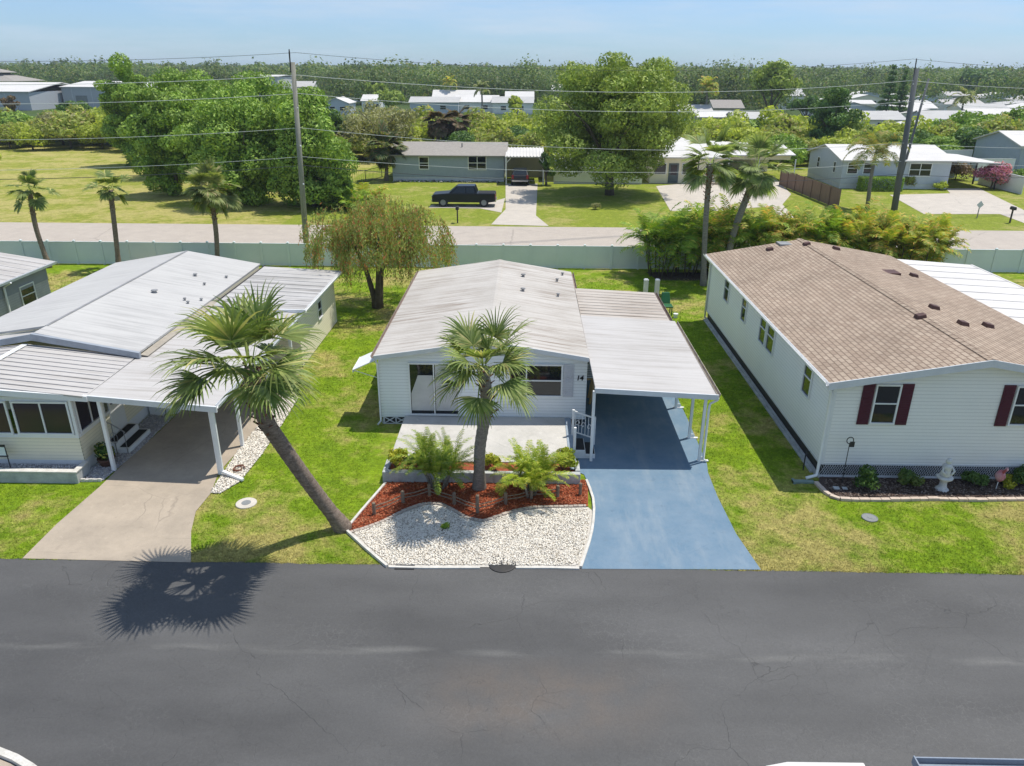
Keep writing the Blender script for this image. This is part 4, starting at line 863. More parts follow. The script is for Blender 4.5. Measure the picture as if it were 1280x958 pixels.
single(HB, 'garden_hose', M('brown_red_hose', (.20, .08, .05), (.12, .05, .03)), 'coiled reddish brown hose on white stones beside the driveway', 'hose')
SG = thing('yard_sign', (-16.05, 20.2, 0), 'small white plaque in black frame in the planter at the left edge', 'sign')
p = MB(); p.box(-16.4, -15.93, 20.22, 20.235, .72, 1.02); p.build('plaque', M('white_plaque', (.70, .76, .76), (.60, .68, .68)), SG)
p = MB(); p.box(-16.42, -15.91, 20.205, 20.24, 1.02, 1.09); p.box(-16.42, -15.89, 20.205, 20.24, .68, .72); p.box(-15.925, -15.905, 20.21, 20.235, .3, 1.02); p.build('frame', m_dark, SG)

# ------------------------------------------------------------------ far left house
H = thing('manufactured_home', (-23.6, 30, 0), 'small grey sided home with white roof at the left edge, behind the sunroom home', 'house')
w = MB(); siding(w, 'y', -24.0, 26, 36.4, .1, 2.7, 1); siding(w, 'x', 36.4, -31, -24.0, .1, (-27.5, 3.3, 2.7, 2.7), 1); siding(w, 'x', 26, -31, -24.0, .1, (-27.5, 3.3, 2.7, 2.7), -1); w.build('wall', m_sidgrey, H)
w = MB(); w.box(-24.0, -23.96, 26, 36.4, 1.95, 2.72); w.build('wall_band', M('grey_band', (.27, .28, .30), (.24, .25, .27), rough=.7), H)
r = MB(); r.slab([(-27.5, 25.8, 3.4), (-23.6, 25.8, 2.78), (-23.6, 36.7, 2.78), (-27.5, 36.7, 3.4)], .08); r.slab([(-31.4, 25.8, 2.78), (-27.5, 25.8, 3.4), (-27.5, 36.7, 3.4), (-31.4, 36.7, 2.78)], .08)
for i in range(1, 18): y = 25.8+i*.6; r.slab([(-27.5, y-.012, 3.42), (-23.62, y-.012, 2.80), (-23.62, y+.012, 2.80), (-27.5, y+.012, 3.42)], .02)
r.build('roof', m_roofCp, H); f = MB(); gutter(f, 'y', -23.597, 25.8, 36.7, 2.79, 1, .12, .12); f.build('gutter', m_trimg, H)
p = MB(); p.tube([(-23.5, 33.0, 2.68), (-23.88, 33.0, 2.45), (-23.9, 33.0, .1)], .05, 8); p.build('downspout', m_white, H)
for y in (34.1, 30.9, 28): window(H, 'y', -23.99, y, y+1.1, 1.15, 2.15, 1, cross=(.5,), name='window')

# ------------------------------------------------------------------ right house
H = thing('manufactured_home', (9.25, 20.83, 0), 'off white sided home with brown shingle roof and burgundy shutters', 'house')
xl, xr, xm, yf, yb, ze, zr = 9.25, 17.75, 13.5, 20.83, 36.9, 3.36, 4.12
w = MB(); siding(w, 'x', yf, xl, xr, .52, (xm, zr-.08, ze-.04, ze-.04), -1); siding(w, 'y', xl, yf, yb, .52, ze-.04, -1); siding(w, 'y', xr, yf, yb, .52, ze-.04, 1); siding(w, 'x', yb, xl, xr, .52, (xm, zr-.08, ze-.04, ze-.04), 1)
w.build('wall', m_sidwhite, H)
w = MB(); w.box(xl-.03, xl+.09, yf-.035, yf-.0, .5, ze-.03); w.box(xl-.035, xl-.0, yf+.002, yf+.09, .5, ze-.03); w.build('corner_trim', m_white, H); w = MB(); w.box(xl-.035, xl-.0, yb-.1, yb, .5, ze); w.build('corner_trim', m_white, H)
w = MB(); w.box(xl+.04, xr-.04, yf+.06, yb-.06, -.02, .53); w.build('foundation', m_dark, H)
lt = MB(); lt.box(xl, xr, yf-.02, yf+.02, .47, .52); lt.box(xl, xr, yf-.02, yf+.02, .0, .10)
for i in range(int((xr-xl-.15)/.075)): x = xl+i*.075; lt.bar((x, yf-.006, .1), (x+.2, yf-.006, .47), .018, .008); lt.bar((x+.2, yf-.012, .1), (x, yf-.012, .47), .018, .008)
lt.box(xl-.02, xl+.02, yf, yb, .45, .52); lt.build('skirt_lattice', m_lattice, H)
lt = MB(); lt.box(xl-.05, xl+.0, yf+.03, yb, .0, .16); lt.box(xl-.14, xl-.06, yf+.3, yb, .0, .06); lt.build('concrete_footing', m_wallconc, H)
r = MB(); r.slab([(xl-.30, yf-.33, ze-.02), (xm, yf-.33, zr), (xm, yb+.25, zr), (xl-.30, yb+.25, ze-.02)], .05); r.slab([(xm, yf-.33, zr), (xr+.3, yf-.33, ze-.02), (xr+.3, yb+.25, ze-.02), (xm, yb+.25, zr)], .05)
rf = r.build('roof', m_shingle, H)
r = MB(); 
for i in range(54): y = yf-.33+i*.31; r.slab([(xm-.15, y, zr+.0), (xm, y, zr+.03), (xm, y+.33, zr+.02), (xm-.15, y+.33, zr-.01)], .01); r.slab([(xm, y, zr+.03), (xm+.15, y, zr+.0), (xm+.15, y+.33, zr-.01), (xm, y+.33, zr+.02)], .01)
r.build('ridge_shingles', m_shingle, rf)
f = MB()
for (a, za, b, zb) in ((xl-.32, ze-.03, xm, zr-.01), (xm+.002, zr-.01, xr+.32, ze-.03)):
    f.hexa([(a, yf-.37, za-.2), (b, yf-.37, zb-.2), (b, yf-.335, zb-.2), (a, yf-.335, za-.2)], [(a, yf-.37, za+.02), (b, yf-.37, zb+.02), (b, yf-.335, zb+.02), (a, yf-.335, za+.02)])
    f.hexa([(a, yf-.33, za-.1), (b, yf-.33, zb-.1), (b, yf-.02, zb-.1), (a, yf-.02, za-.1)], [(a, yf-.33, za-.06), (b, yf-.33, zb-.06), (b, yf-.02, zb-.06), (a, yf-.02, za-.06)])
f.box(xl-.3, xl-.02, yf-.02, yb+.2, ze-.15, ze-.12); f.build('fascia', m_trimg, H)
g = MB(); gutter(g, 'y', xl-.31, yf-.33, yb+.25, ze-.01, -1, .12, .11); g.build('gutter', m_white, H)
p = MB(); p.tube([(xl-.36, yf-.2, ze-.1), (xl-.1, yf-.09, ze-.42), (xl-.08, yf-.09, .35), (xl-.12, yf-.15, .16), (xl-.45, yf-.22, .10)], .05, 8); p.build('downspout', m_white, H, smooth=True); p = MB(); p.tube([(xl-.36, yb, ze-.1), (xl-.08, yb, ze-.4), (xl-.08, yb, .1)], .045, 8); p.build('downspout', m_white, H, smooth=True)
for px_, py_ in ((962, 312), (1007, 313), (1045, 313), (1144, 337), (1167, 388), (1203, 408), (1236, 404), (1148, 406)):
    v = at(px_, py_, 3.85); z = zr-abs(v.x-xm)*(zr-ze)/4.4; p = MB(); sg = 1 if v.x > xm else -1; sl_ = -(zr-ze)/4.4*sg
    x0, x1 = v.x-.16, v.x+.16; p.hexa([(x0, v.y-.17, z+sl_*-.16-.02), (x1, v.y-.17, z+sl_*.16-.02), (x1, v.y+.17, z+sl_*.16-.02), (x0, v.y+.17, z-sl_*.16-.02)], [(x0+.03, v.y-.13, z-sl_*.16+.13), (x1-.03, v.y-.13, z+sl_*.16+.13), (x1-.03, v.y+.13, z+sl_*.16+.13), (x0+.03, v.y+.13, z-sl_*.16+.13)])
    p.build('roof_vent', m_brownv, rf, bevel=.015)
for px_, py_ in ((980, 308), (1114, 337)):
    v = at(px_, py_, 3.85); z = zr-abs(v.x-xm)*(zr-ze)/4.4; p = MB(); p.box(v.x-.3, v.x+.3, v.y-.35, v.y+.35, z-.06, z+.045); p.build('roof_hatch', m_galv if px_ < 1000 else m_brownv, rf)
window(H, 'x', yf, 10.47, 11.23, 1.9, 3.2, -1, cross=(.52,), name='window')
window(H, 'x', yf, 14.62, 15.40, 1.9, 3.2, -1, cross=(.52,), name='window')
for a in (10.10, 11.25, 14.24, 15.42):
    s = MB(); s.box(a, a+.34, yf-.05, yf-.014, 1.88, 3.22)
    for i in range(16): z = 1.94+i*.077; s.box(a+.04, a+.30, yf-.062, yf-.049, z, z+.035)
    s.build('shutter', m_burg, H)
for a, b in ((33.15, 34.0), (30.25, 30.95), (27.45, 28.25), (26.4, 27.3), (22.45, 23.2)): window(H, 'y', xl, a, b, 1.95, 3.2, -1, cross=(.5,), name='window')
r = MB(); r.slab([(xr+.25, 22, 3.12), (22.15, 22, 2.9), (22.15, 37.2, 2.9), (xr+.25, 37.6, 3.12)], .10); r.slab([(22.1, 22, 2.92), (22.2, 22, 2.92), (22.2, 37.2, 2.92), (22.1, 37.2, 2.92)], .2)
for i in range(1, 13): y = 22+i*1.2; r.slab([(xr+.27, y-.02, 3.145), (22.1, y-.02, 2.925), (22.1, y+.02, 2.925), (xr+.27, y+.02, 3.145)], .03)
r.build('carport_roof', m_roofW, H)
for y in (23, 28, 33, 36.8): p = MB(); p.box(21.9, 22.0, y, y+.1, 0, 2.82); p.build('carport_post', m_white, H)
# bed along its front
flat('dark_mulch_bed', m_soil, [(9.3, 20.82), (9.15, 20.5), (9.18, 19.55), (9.4, 19.45), (11.5, 19.58), (13.5, 19.62), (17.7, 19.75), (17.7, 20.82)], .03)
scatter('dark_mulch', [(9.35, 20.75), (9.3, 19.65), (11.5, 19.68), (15.8, 19.75), (15.8, 20.75)], 4200, .032, m_chipd, 'dark weathered mulch in the bed below the lattice', 'mulch', seed=6, elong=2)
edging('brick_edging', [(9.05, 20.45), (9.12, 19.9), (9.28, 19.5), (9.9, 19.46), (11.2, 19.50), (12.2, 19.58), (13.2, 19.54), (14.6, 19.62), (17.5, 19.74)], .13, .09, m_pinkstone, 'pinkish stone edging around the bed below the lattice skirt', step=.3)
for (px_, py_, rr_, hh, mt, lab) in ((1082, 612, .42, .75, m_shrub, 'tall dark green leafy shrub nearest the downspout corner'), (1135, 610, .36, .5, leafmat('bed_leaf', (.08, .15, .03), (.22, .26, .07), trans=.3), 'light green low shrub left of the white statue'), (1126, 600, .30, .6, m_darkleaf, 'dark shrub against the lattice behind the light green low shrub'),
        (1200, 598, .28, .6, m_darkleaf, 'nearly black green shrub right beside the white statue'), (1218, 604, .28, .4, m_darkleaf, 'low dark shrub right of the blackish shrub near the statue'), (1262, 596, .42, .75, m_shrub, 'large dark shrub against the lattice at the right edge'), (1256, 608, .30, .38, m_croton, 'yellow leaved shrub with red stems near the right edge'), (1277, 604, .22, .4, m_croton, 'small yellow shrub at the very right edge of the bed')):
    v = at(px_, py_); bush((v.x, min(v.y, 20.45), .02), rr_, hh, int(1400*rr_/.35), .05, lab, group=None, mat=mt, seed=int(px_))
T = thing('garden_statue', (12.76, 20.15, 0), 'white stone garden statue on pedestal in front of the lattice', 'statue')
p = MB(); p.lathe([(.19, 0), (.2, .05), (.15, .09), (.11, .16), (.10, .30), (.14, .36), (.22, .42), (.24, .47), (.17, .50)], 12.76, 20.15, 14); p.build('pedestal', m_statue, T, smooth=True)
p = MB(); p.lathe([(.14, .50), (.16, .58), (.12, .70), (.13, .78), (.15, .84), (.10, .90), (.05, .93)], 12.76, 20.15, 14); p.lathe([(.05, .92), (.085, .97), (.09, 1.03), (.06, 1.09), (.02, 1.1)], 12.76, 20.14, 12); p.tube([(12.64, 20.12, .82), (12.58, 20.05, .7), (12.68, 20.0, .62)], .035, 7); p.tube([(12.88, 20.12, .82), (12.94, 20.05, .7), (12.84, 20.0, .62)], .035, 7); p.build('figure', m_statue, T, smooth=True)
T = thing('garden_ornament', (9.85, 20.45, 0), 'tall dark stake with small fluttering ornament beside the downspout', 'ornament')
p = MB(); p.tube([(9.85, 20.45, 0), (9.85, 20.45, 1.42)], .012, 6); p.build('stake', m_dark, T)
p = MB(); p.tube([(9.85+.10*math.sin(t*PI/8), 20.45, 1.50+.11*math.cos(t*PI/8)) for t in range(17)], .015, 6); p.prism([(9.86, 20.44), (10.0, 20.44), (10.0, 20.46), (9.86, 20.46)], 1.28, 1.46); p.build('ornament_disc', m_dark, T)
T = thing('garden_flamingo', (14.44, 20.2, 0), 'red and pink bird ornament on a leg in the mulch bed', 'ornament')
p = MB(); p.lathe([(.03, .3), (.11, .38), (.15, .48), (.12, .6), (.06, .68), (.02, .70)], 14.44, 20.2, 10); p.tube([(14.44, 20.15, .62), (14.48, 20.08, .78), (14.44, 20.0, .86), (14.42, 19.93, .80)], [.05, .035, .04, .012], 8); p.build('body', m_pinkred, T, smooth=True)
p = MB(); p.tube([(14.42, 20.2, 0), (14.43, 20.2, .34)], .012, 6); p.build('leg', m_white, T)
single(MB().box(8.35, 9.0, 20.42, 20.58, .0, .06).box(8.35, 8.42, 20.38, 20.62, 0, .08), 'splash_block', M('green_grey_plastic', (.22, .30, .27), (.16, .22, .2)), 'greenish splash block under the downspout on the shaded grass', 'splash block')
T = MB(); T.box(9.45, 9.62, 20.0, 20.15, .03, .09); T.box(9.72, 9.86, 20.02, 20.14, .03, .08); single(T, 'stepping_stone', m_wallconc, 'pair of pale flat stones lying in the dark mulch corner', 'stone')
p = MB(); p.tube([(8.95, 21.3, 0), (8.95, 21.3, .55), (9.0, 21.35, .66), (9.1, 21.4, .6), (9.1, 21.4, .5)], .02, 7); single(p, 'garden_hook', m_dark, 'short black hooked stake beside the right home side wall', 'stake')

# ------------------------------------------------------------------ backyard, fence
FN = thing('vinyl_fence', (0, 47.35, 0), 'long pale green grey vinyl privacy fence along the back road', 'fence')
pn = MB(); pn.box(-70, 70, 47.33, 47.37, .04, 1.42); pn.build('panel', m_vinyl, FN)
pn = MB(); pn.box(-70, 70, 47.31, 47.39, 1.40, 1.46); pn.box(-70, 70, 47.315, 47.385, .03, .10); pn.build('rail', m_vinyl, FN)
p0 = MB(); p0.box(-.065, .065, -.065, .065, 0, 1.52); p0.hexa([(-.08, -.08, 1.521), (.08, -.08, 1.521), (.08, .08, 1.521), (-.08, .08, 1.521)], [(-.01, -.01, 1.58), (.01, -.01, 1.58), (.01, .01, 1.58), (-.01, .01, 1.58)])
for i in range(-22, 23):
    if i == -22: po = p0.build('post', m_vinyl, FN, local=True); po.location = (i*1.72*1.0+.3, 0, 0)
    else: q = po.copy(); COL.objects.link(q); q.parent = FN; q.location = (i*1.72+.3, 0, 0)
for x, lab in ((6.75, 'pale grey utility pedestal, left one of the pair behind the carport roof'), (7.38, 'pale grey utility pedestal, right one of the pair behind the carport roof')):
    p = MB(); p.box(x-.12, x+.12, 41.0, 41.22, 0, .95); p.hexa([(x-.14, 40.98, .95), (x+.14, 40.98, .95), (x+.14, 41.24, .95), (x-.14, 41.24, .95)], [(x-.08, 41.04, 1.02), (x+.08, 41.04, 1.02), (x+.08, 41.18, 1.02), (x-.08, 41.18, 1.02)]); single(p, 'utility_pedestal', m_trimg, lab, 'utility box', bevel=.01)
T = thing('patio_chair', (7.35, 37.9, 0), 'green plastic garden chairs stacked on the grass behind the utility room', 'chair')
p = MB(); p.box(7.05, 7.65, 37.5, 38.1, .42, .50); p.build('seat', m_green, T, bevel=.03)
p = MB(); p.hexa([(7.10, 38.05, .5), (7.60, 38.05, .5), (7.60, 38.15, .5), (7.10, 38.15, .5)], [(7.15, 38.25, 1.05), (7.55, 38.25, 1.05), (7.55, 38.33, 1.05), (7.15, 38.33, 1.05)]); p.build('backrest', m_green, T, bevel=.03)
for x in (7.1, 7.6):
    for y in (37.55, 38.05): p = MB(); p.tube([(x, y, 0), (x, y, .45)], .03, 6); p.build('leg', m_green, T)
p = MB(); p.lathe([(.10, 0), (.13, .22), (.12, .22)], 7.75, 37.2, 12); single(p, 'bucket', m_white, 'small white bucket on the grass beside the green chairs', 'bucket')
# willow-like bottlebrush tree behind the left lawn
rs = np.random.RandomState(21); bb = Vector((-7.85, 38.4, 0)); T = thing('bottlebrush_tree', tuple(bb), 'weeping tree with reddish brown tips in front of the vinyl fence', 'tree')
cl = clumps(rs, (.15, 0, 3.7), (2.9, 2.7, 1.55), 70, .46, -.7)
Va, Fa_ = leaves(rs, cl, 15000, .12, .2, droop=.5, shell=.4)
ns = 1900; cd_ = unit(rs.normal(size=(58, 3))); cd_[:, 2] = np.abs(cd_[:, 2])*1.3-.45; cl_ = rs.uniform(.45, 1.32, 58); kk = rs.randint(0, 58, ns); d = unit(cd_[kk]+rs.normal(size=(ns, 3))*.16); st = np.array([.15, 0, 3.7])+d*np.array([3.1, 2.9, 1.75])*cl_[kk][:, None]
k = 16; off = np.linspace(0, 1, k)[None, :, None]*rs.uniform(.5, 1.5, (ns, 1, 1))*np.array([0, 0, -1.])+d[:, None, :]*np.array([.25, .25, 0])*np.linspace(0, 1, k)[None, :, None]
Pp = (st[:, None, :]+off).reshape(-1, 3); Pp = Pp+rs.normal(size=Pp.shape)*.04; tt = unit(rs.normal(size=Pp.shape)*.5+np.array([0, 0, -1.]))*.085
Vb, Fb = quads(Pp, tt, unit(np.cross(tt, rs.normal(size=Pp.shape)))*.024); V = np.concatenate([Va, Vb]); Fq = np.concatenate([Fa_, Fb+len(Va)]); npmesh('crown', V, Fq, m_bottle, T)
mb = MB()
for a, b, c in (((-.12, 0), (-.45, -.1), (-1.3, -.4)), ((.12, 0), (.3, .1), (1.5, .3)), ((0, .1), (.1, .4), (.3, 1.2)), ((.05, -.1), (.2, -.3), (.5, -1.3))):
    mb.tube([(a[0], a[1], -.1), (a[0]*1.3, a[1], .6), (b[0], b[1], 2.0), (c[0]*.7, c[1]*.7, 3.4), (c[0]*1.3, c[1]*1.3, 4.4)], [.20, .16, .12, .08, .03], 9)
mb.build('trunk', m_barkt, T, smooth=True, local=True)
# areca palm hedge along the fence and road
flat('mulch_ring', m_soil, [(8.0, 44.6), (13.2, 44.6), (13.6, 46.6), (7.6, 46.6)], .008)
hd = [(8.3, 45.6, 4.2, 0), (10.0, 45.8, 4.6, 0), (11.6, 45.9, 4.5, 1), (13.3, 46.0, 4.3, 0), (15.0, 46.2, 4.3, 1), (16.6, 46.3, 4.4, 1), (18.3, 46.2, 4.2, 0), (19.9, 46.3, 4.3, 1), (21.6, 46.3, 4.0, 1), (23.2, 46.2, 3.9, 1), (24.7, 46.2, 3.6, 1)]
hl = ['leftmost clump of the tall feather palm hedge, leaning stems over the lawn', 'second clump of the feather palm hedge with bare dark stems', 'yellowish hedge clump behind the tall grey palm trunk', 'greener hedge clump between the two tall fan palms', 'yellow tinged hedge clump behind the leaning tall fan palm', 'hedge clump above the far left roof corner of shingled home', 'greener hedge clump above the shingle roof hatch', 'orange tinged hedge clump above the shingle ridge end', 'yellowed hedge clump right of the shingle ridge end', 'second last yellowed hedge clump above the white roof', 'low rightmost yellowed hedge clump beside the fence panels']
protoA = None
for i, (x, y, h, k) in enumerate(hd):
    areca((x, y, 0), h*.62, h*.50, 90, hl[i], 'feather palms in the back hedge', seed=40+i, stems=10, spread=.75, lean=.45, full=True, el=(0, 80), npin=15, lp=.30, wid=.075, mat=(m_areca, m_arecay)[k], bark=m_barkt)
# tall fan palms
bA = at(879, 357); cA = at(888, 207, Y=43.6)
sabal(bA, [at(881, 300, Y=43.6), at(884, 250, Y=43.6)], cA, 2.0, 22, .15, 'tall straight fan palm on a grey trunk in front of feather palm hedge', seed=14, bark=m_barkg, wid=.036, fan=90, mat=m_sabal2)
bB = at(905, 345, Y=44.6); bB.z = 0; cB = at(946, 213, Y=44.2)
sabal(bB, [at(916, 295, Y=44.5), at(933, 248, Y=44.3)], cB, 1.95, 24, .19, 'tall fan palm leaning right behind the feather palm hedge', seed=15, bark=m_barkg, wid=.036, fan=90, mat=m_sabal2)
for i, (bx, by, m1, tx, ty, R, n, mt, lab) in enumerate(((62, 336, (45, 285), 37, 240, 1.45, 14, m_sabal, 'curved thin fan palm with sparse drooping crown, leftmost by the fence'), (149, 336, (144, 290), 138, 238, 1.25, 13, m_sabal, 'small ragged fan palm by the fence, second from left'), (272, 336, (270, 290), 263, 240, 1.75, 30, m_sabaly, 'yellow green full fan palm by the fence left of the pole'))):
    b = at(bx, by, Y=46.3); b.z = 0; sabal(b, [at(*m1, Y=46.3)], at(tx, ty, Y=46.3), R, n, .14, lab, seed=30+i, mat=mt, bark=m_bark, wid=.055, sparse=.15 if i < 2 else 0)

# ------------------------------------------------------------------ utility poles and lines
def pole(base, top, r, mat, label, cap=True):
    t = thing('utility_pole', tuple(base), label, 'utility pole'); mb = MB(); mb.tube([base-Vector((0, 0, .2)), top], [r*1.15, r*.8], 12); mb.build('pole', mat, t, smooth=True)
    if cap:
        d = (top-base).normalized(); mb = MB(); q = top+Vector((-.16, -.05, 0)); mb.tube([q-d*.6, q+d*.55, q+d*.75], [.035, .05, .03], 8); mb.build('top_pin', m_dark, t)
    for z in (.38, .58, .77, .9):
        p = base.lerp(top, z); mb = MB(); mb.lathe([(.03, 0), (.06, .03), (.04, .06), (.06, .09), (.02, .12)], p.x+.14*(1 if z < .8 else -1), p.y-.12, 10, p.z); mb.tube([p, p+Vector((.14*(1 if z < .8 else -1), -.12, .02))], .02, 5); mb.build('insulator', m_trimg, t)
    return t
b1_ = at(385, 330, Y=51); b1_.z = 0; t1_ = at(366, 78, Y=51); pole(b1_, t1_, .17, m_pole, 'tall pale wooden utility pole behind the fence at left')
b2_ = at(1116, 274); Y2 = b2_.y; t2_ = at(1146, 86, Y=Y2); pole(b2_, t2_, .24, m_poled, 'thick dark leaning utility pole in front of the grey blue home')
b3_ = at(1121, 243, Y=84); b3_.z = 0; t3_ = at(1161, 98, Y=84); pole(b3_, t3_, .13, m_poled, 'thin dark pole just behind the thick leaning pole', cap=False)
specs = [(66, 74, 80, 92, .016, m_wired, 'highest thin power line above the tree tops'), (94, 101, 96, 113, .022, m_wire, 'second power line from the top, pale and thick'), (117, 127, 124, 133, .02, m_wire, 'third power line from the top'), (160, 179, 161, 182, .018, m_wire, 'fourth power line from the top, across the big ficus trees'), (196, 202, 199, 203, .016, m_wire, 'thin cable just above the lowest thick cable'), (207, 218, 212, 222, .028, m_wired, 'lowest thick dark communication cable')]
for i, (ya, yb_, yl, yr, r, mt, lab) in enumerate(specs):
    A_ = at(366+ya*.06, ya, Y=51); B_ = at(1150-yb_*.12, yb_, Y=Y2-.2); L0 = A_+(A_-B_)*.75; L0.z = at(0, yl, Y=51-(A_-B_).y*-.0).z+(A_.z-at(0, yl, Y=51).z)*-.1; R0_ = B_+(B_-A_)*.8
    L0 = Vector((A_.x-34, A_.y-6, 0)); L0.z = A_.z-.1; R0_ = Vector((B_.x+34, B_.y+9, B_.z-.2))
    mb = MB()
    for a, b, sg in ((L0, A_, .55), (A_, B_, .95), (B_, R0_, .6)):
        mb.tube([a.lerp(b, t/20)-Vector((0, 0, 4*sg*(t/20)*(1-t/20))) for t in range(21)], r*.72, 5)
    single(mb, 'power_line', mt, lab, 'cable', 'lines strung between the utility poles')

# ------------------------------------------------------------------ houses across the back road
def gable_house(x0, x1, y0, y1, ze, zr, wall, roof, label, wins=(), side_wins=(), ridge='x', oh=.35, base=.35, name='house', sid=True, front='x'):
    H = thing(name, (x0, y0, 0), label, 'house'); w = MB(); xm, ym = (x0+x1)/2, (y0+y1)/2
    if sid:
        if ridge == 'x': siding(w, 'x', y0, x0, x1, base, ze, -1, .23); siding(w, 'y', x0, y0, y1, base, (ym, zr-.05, ze, ze), -1, .23); siding(w, 'y', x1, y0, y1, base, (ym, zr-.05, ze, ze), 1, .23); siding(w, 'x', y1, x0, x1, base, ze, 1, .23)
        else: siding(w, 'x', y0, x0, x1, base, (xm, zr-.05, ze, ze), -1, .23); siding(w, 'y', x0, y0, y1, base, ze, -1, .23); siding(w, 'y', x1, y0, y1, base, ze, 1, .23); siding(w, 'x', y1, x0, x1, base, (xm, zr-.05, ze, ze), 1, .23)
    w.build('wall', wall, H)
    s = MB(); s.box(x0+.02, x1-.02, y0+.02, y1-.02, -.05, base); s.build('skirting', m_trimg, H)
    r = MB()
    if ridge == 'x': r.slab([(x0-oh, y0-oh, ze-.02), (x1+oh, y0-oh, ze-.02), (x1+oh, ym, zr), (x0-oh, ym, zr)], .12); r.slab([(x0-oh, ym, zr), (x1+oh, ym, zr), (x1+oh, y1+oh, ze-.02), (x0-oh, y1+oh, ze-.02)], .12)
    else: r.slab([(x0-oh, y0-oh, ze-.02), (xm, y0-oh, zr), (xm, y1+oh, zr), (x0-oh, y1+oh, ze-.02)], .12); r.slab([(xm, y0-oh, zr), (x1+oh, y0-oh, ze-.02), (x1+oh, y1+oh, ze-.02), (xm, y1+oh, zr)], .12)
    r.build('roof', roof, H)
    for a, b, z0, z1, m in wins: window(H, 'x', y0, a, b, z0, z1, -1, fr=.09, mull=m, cross=(.5,), depth=.05)
    for a, b, z0, z1 in side_wins: window(H, 'y', x0, a, b, z0, z1, -1, fr=.08, cross=(.5,))
    return H
H = gable_house(-15.1, -2.55, 87, 95, 2.88, 3.95, m_sidslate, m_shingle2, 'slate blue house with grey brown shingle roof behind the dark pickup truck', [(-12.1, -10.95, 1.3, 2.7, ()), (-6.6, -4.5, 1.27, 2.82, (.5,))], base=.5)
v = MB(); v.tube([(-7.4, 89.3, 3.3), (-7.4, 89.3, 3.95)], .07, 8); v.build('vent_pipe', m_galv, H)
c = MB(); c.slab([(-2.35, 84.6, 3.0), (1.9, 84.6, 3.0), (1.9, 91, 3.35), (-2.35, 91, 3.35)], .1)
for i in range(12): x = -2.2+i*.36; c.slab([(x, 84.6, 3.06), (x+.12, 84.6, 3.06), (x+.12, 91, 3.41), (x, 91, 3.41)], .05)
c.build('carport_roof', m_roofW, H)
for x in (-2.3, 1.75): c = MB(); c.box(x, x+.12, 84.7, 84.82, 0, 2.9); c.bar((x+.06, 84.75, 2.3), (x+.06+(.5 if x < 0 else -.5), 84.75, 2.85), .08); c.build('carport_post', m_white, H)
c = MB(); c.box(-2.5, 2.0, 91.2, 91.35, 0, 2.8); c.box(1.85, 2.0, 87, 91.2, 0, 1.6); c.build('carport_back_wall', m_tanwall, H)
scatter('rock_border', [(-14.9, 86.1), (-3, 86.1), (-3, 86.9), (-14.9, 86.9)], 260, .16, islandmat('border_rocks', (.5, .5, .48), (.06, .06, .06), (.1, .2, .05), .2), 'dark and white rocks and low plants along the slate blue house', 'rocks')
gable_house(3.4, 12.6, 88, 96, 2.5, 3.6, m_sidlilac, m_roofLs, 'pale grey blue house mostly hidden behind the big oak tree', [(5.2, 6.3, 1.1, 2.1, ()), (8.5, 9.6, 1.1, 2.1, ())])
c = MB(); c.box(3.0, 12.8, 85.9, 86.0, 0, 1.75); single(c, 'white_fence', m_white, 'white panel fence in the shade behind the big oak tree', 'fence')
# hip roofed house
H = thing('house', (13.8, 87, 0), 'cream house with bright white hip roof and dark screen door', 'house')
w = MB(); w.box(13.8, 22.0, 87, 99, 0, 2.78); w.box(22.01, 30.2, 90, 99, 2.3, 2.78); w.box(22.01, 30.2, 98, 99, 0, 2.3); w.build('wall', m_sidcream, H)
r = MB(); e = .45; a, b, c_, d_ = (13.8-e, 87-e, 2.85), (22+e, 87-e, 2.85), (22+e, 99+e, 2.85), (13.8-e, 99+e, 2.85); p1, p2 = (17.9, 91.5, 4.5), (17.9, 95.0, 4.5)
r.add([a, b, c_, d_, p1, p2], [(0, 1, 4), (1, 2, 5, 4), (2, 3, 5), (3, 0, 4, 5), (3, 2, 1, 0)]); r.box(13.8-e, 22+e, 87-e, 99+e, 2.72, 2.845)
r.build('roof', m_roofW, H); r = MB(); r.slab([(21.0, 88.5, 2.92), (30.5, 89.2, 2.92), (30.5, 94, 3.6), (19.5, 94, 4.1)], .1); r.slab([(19.5, 94, 4.1), (30.5, 94, 3.6), (30.5, 99.5, 2.9), (21, 99.5, 2.9)], .1); r.build('wing_roof', m_roofW, H)
window(H, 'x', 87, 14.2, 15.6, .95, 2.18, -1, fr=.08); window(H, 'x', 87, 17.3, 18.7, .95, 2.18, -1, fr=.08); window(H, 'x', 87, 19.9, 21.6, .9, 2.2, -1, fr=.08, mull=(.5,))
d = MB(); d.box(15.85, 16.95, 86.93, 86.985, .05, 2.15); dd = d.build('screen_door', M('dark_door', (.12, .15, .16), (.1, .12, .13)), H); d = MB(); d.box(16.05, 16.75, 86.92, 86.929, .9, 2.0); d.build('pane', m_screen, dd)
for x in (18.9, 20.5, 22.2, 25.5, 29.5): d = MB(); d.box(x, x+.1, 86.2, 86.3, 0, 2.75); d.build('porch_post', m_dark if x < 22 else m_white, H)
d = MB(); d.box(18.4, 23.0, 85.8, 86.1, 0, .25); single(d, 'porch_planter', m_pinkstone, 'low pinkish planter kerb along the cream house porch', 'planter')
bush((22.6, 86.1, .1), .7, 1.2, 600, .14, 'pale green bush at the porch planter end beside the white car', mat=m_yelleaf, seed=77)
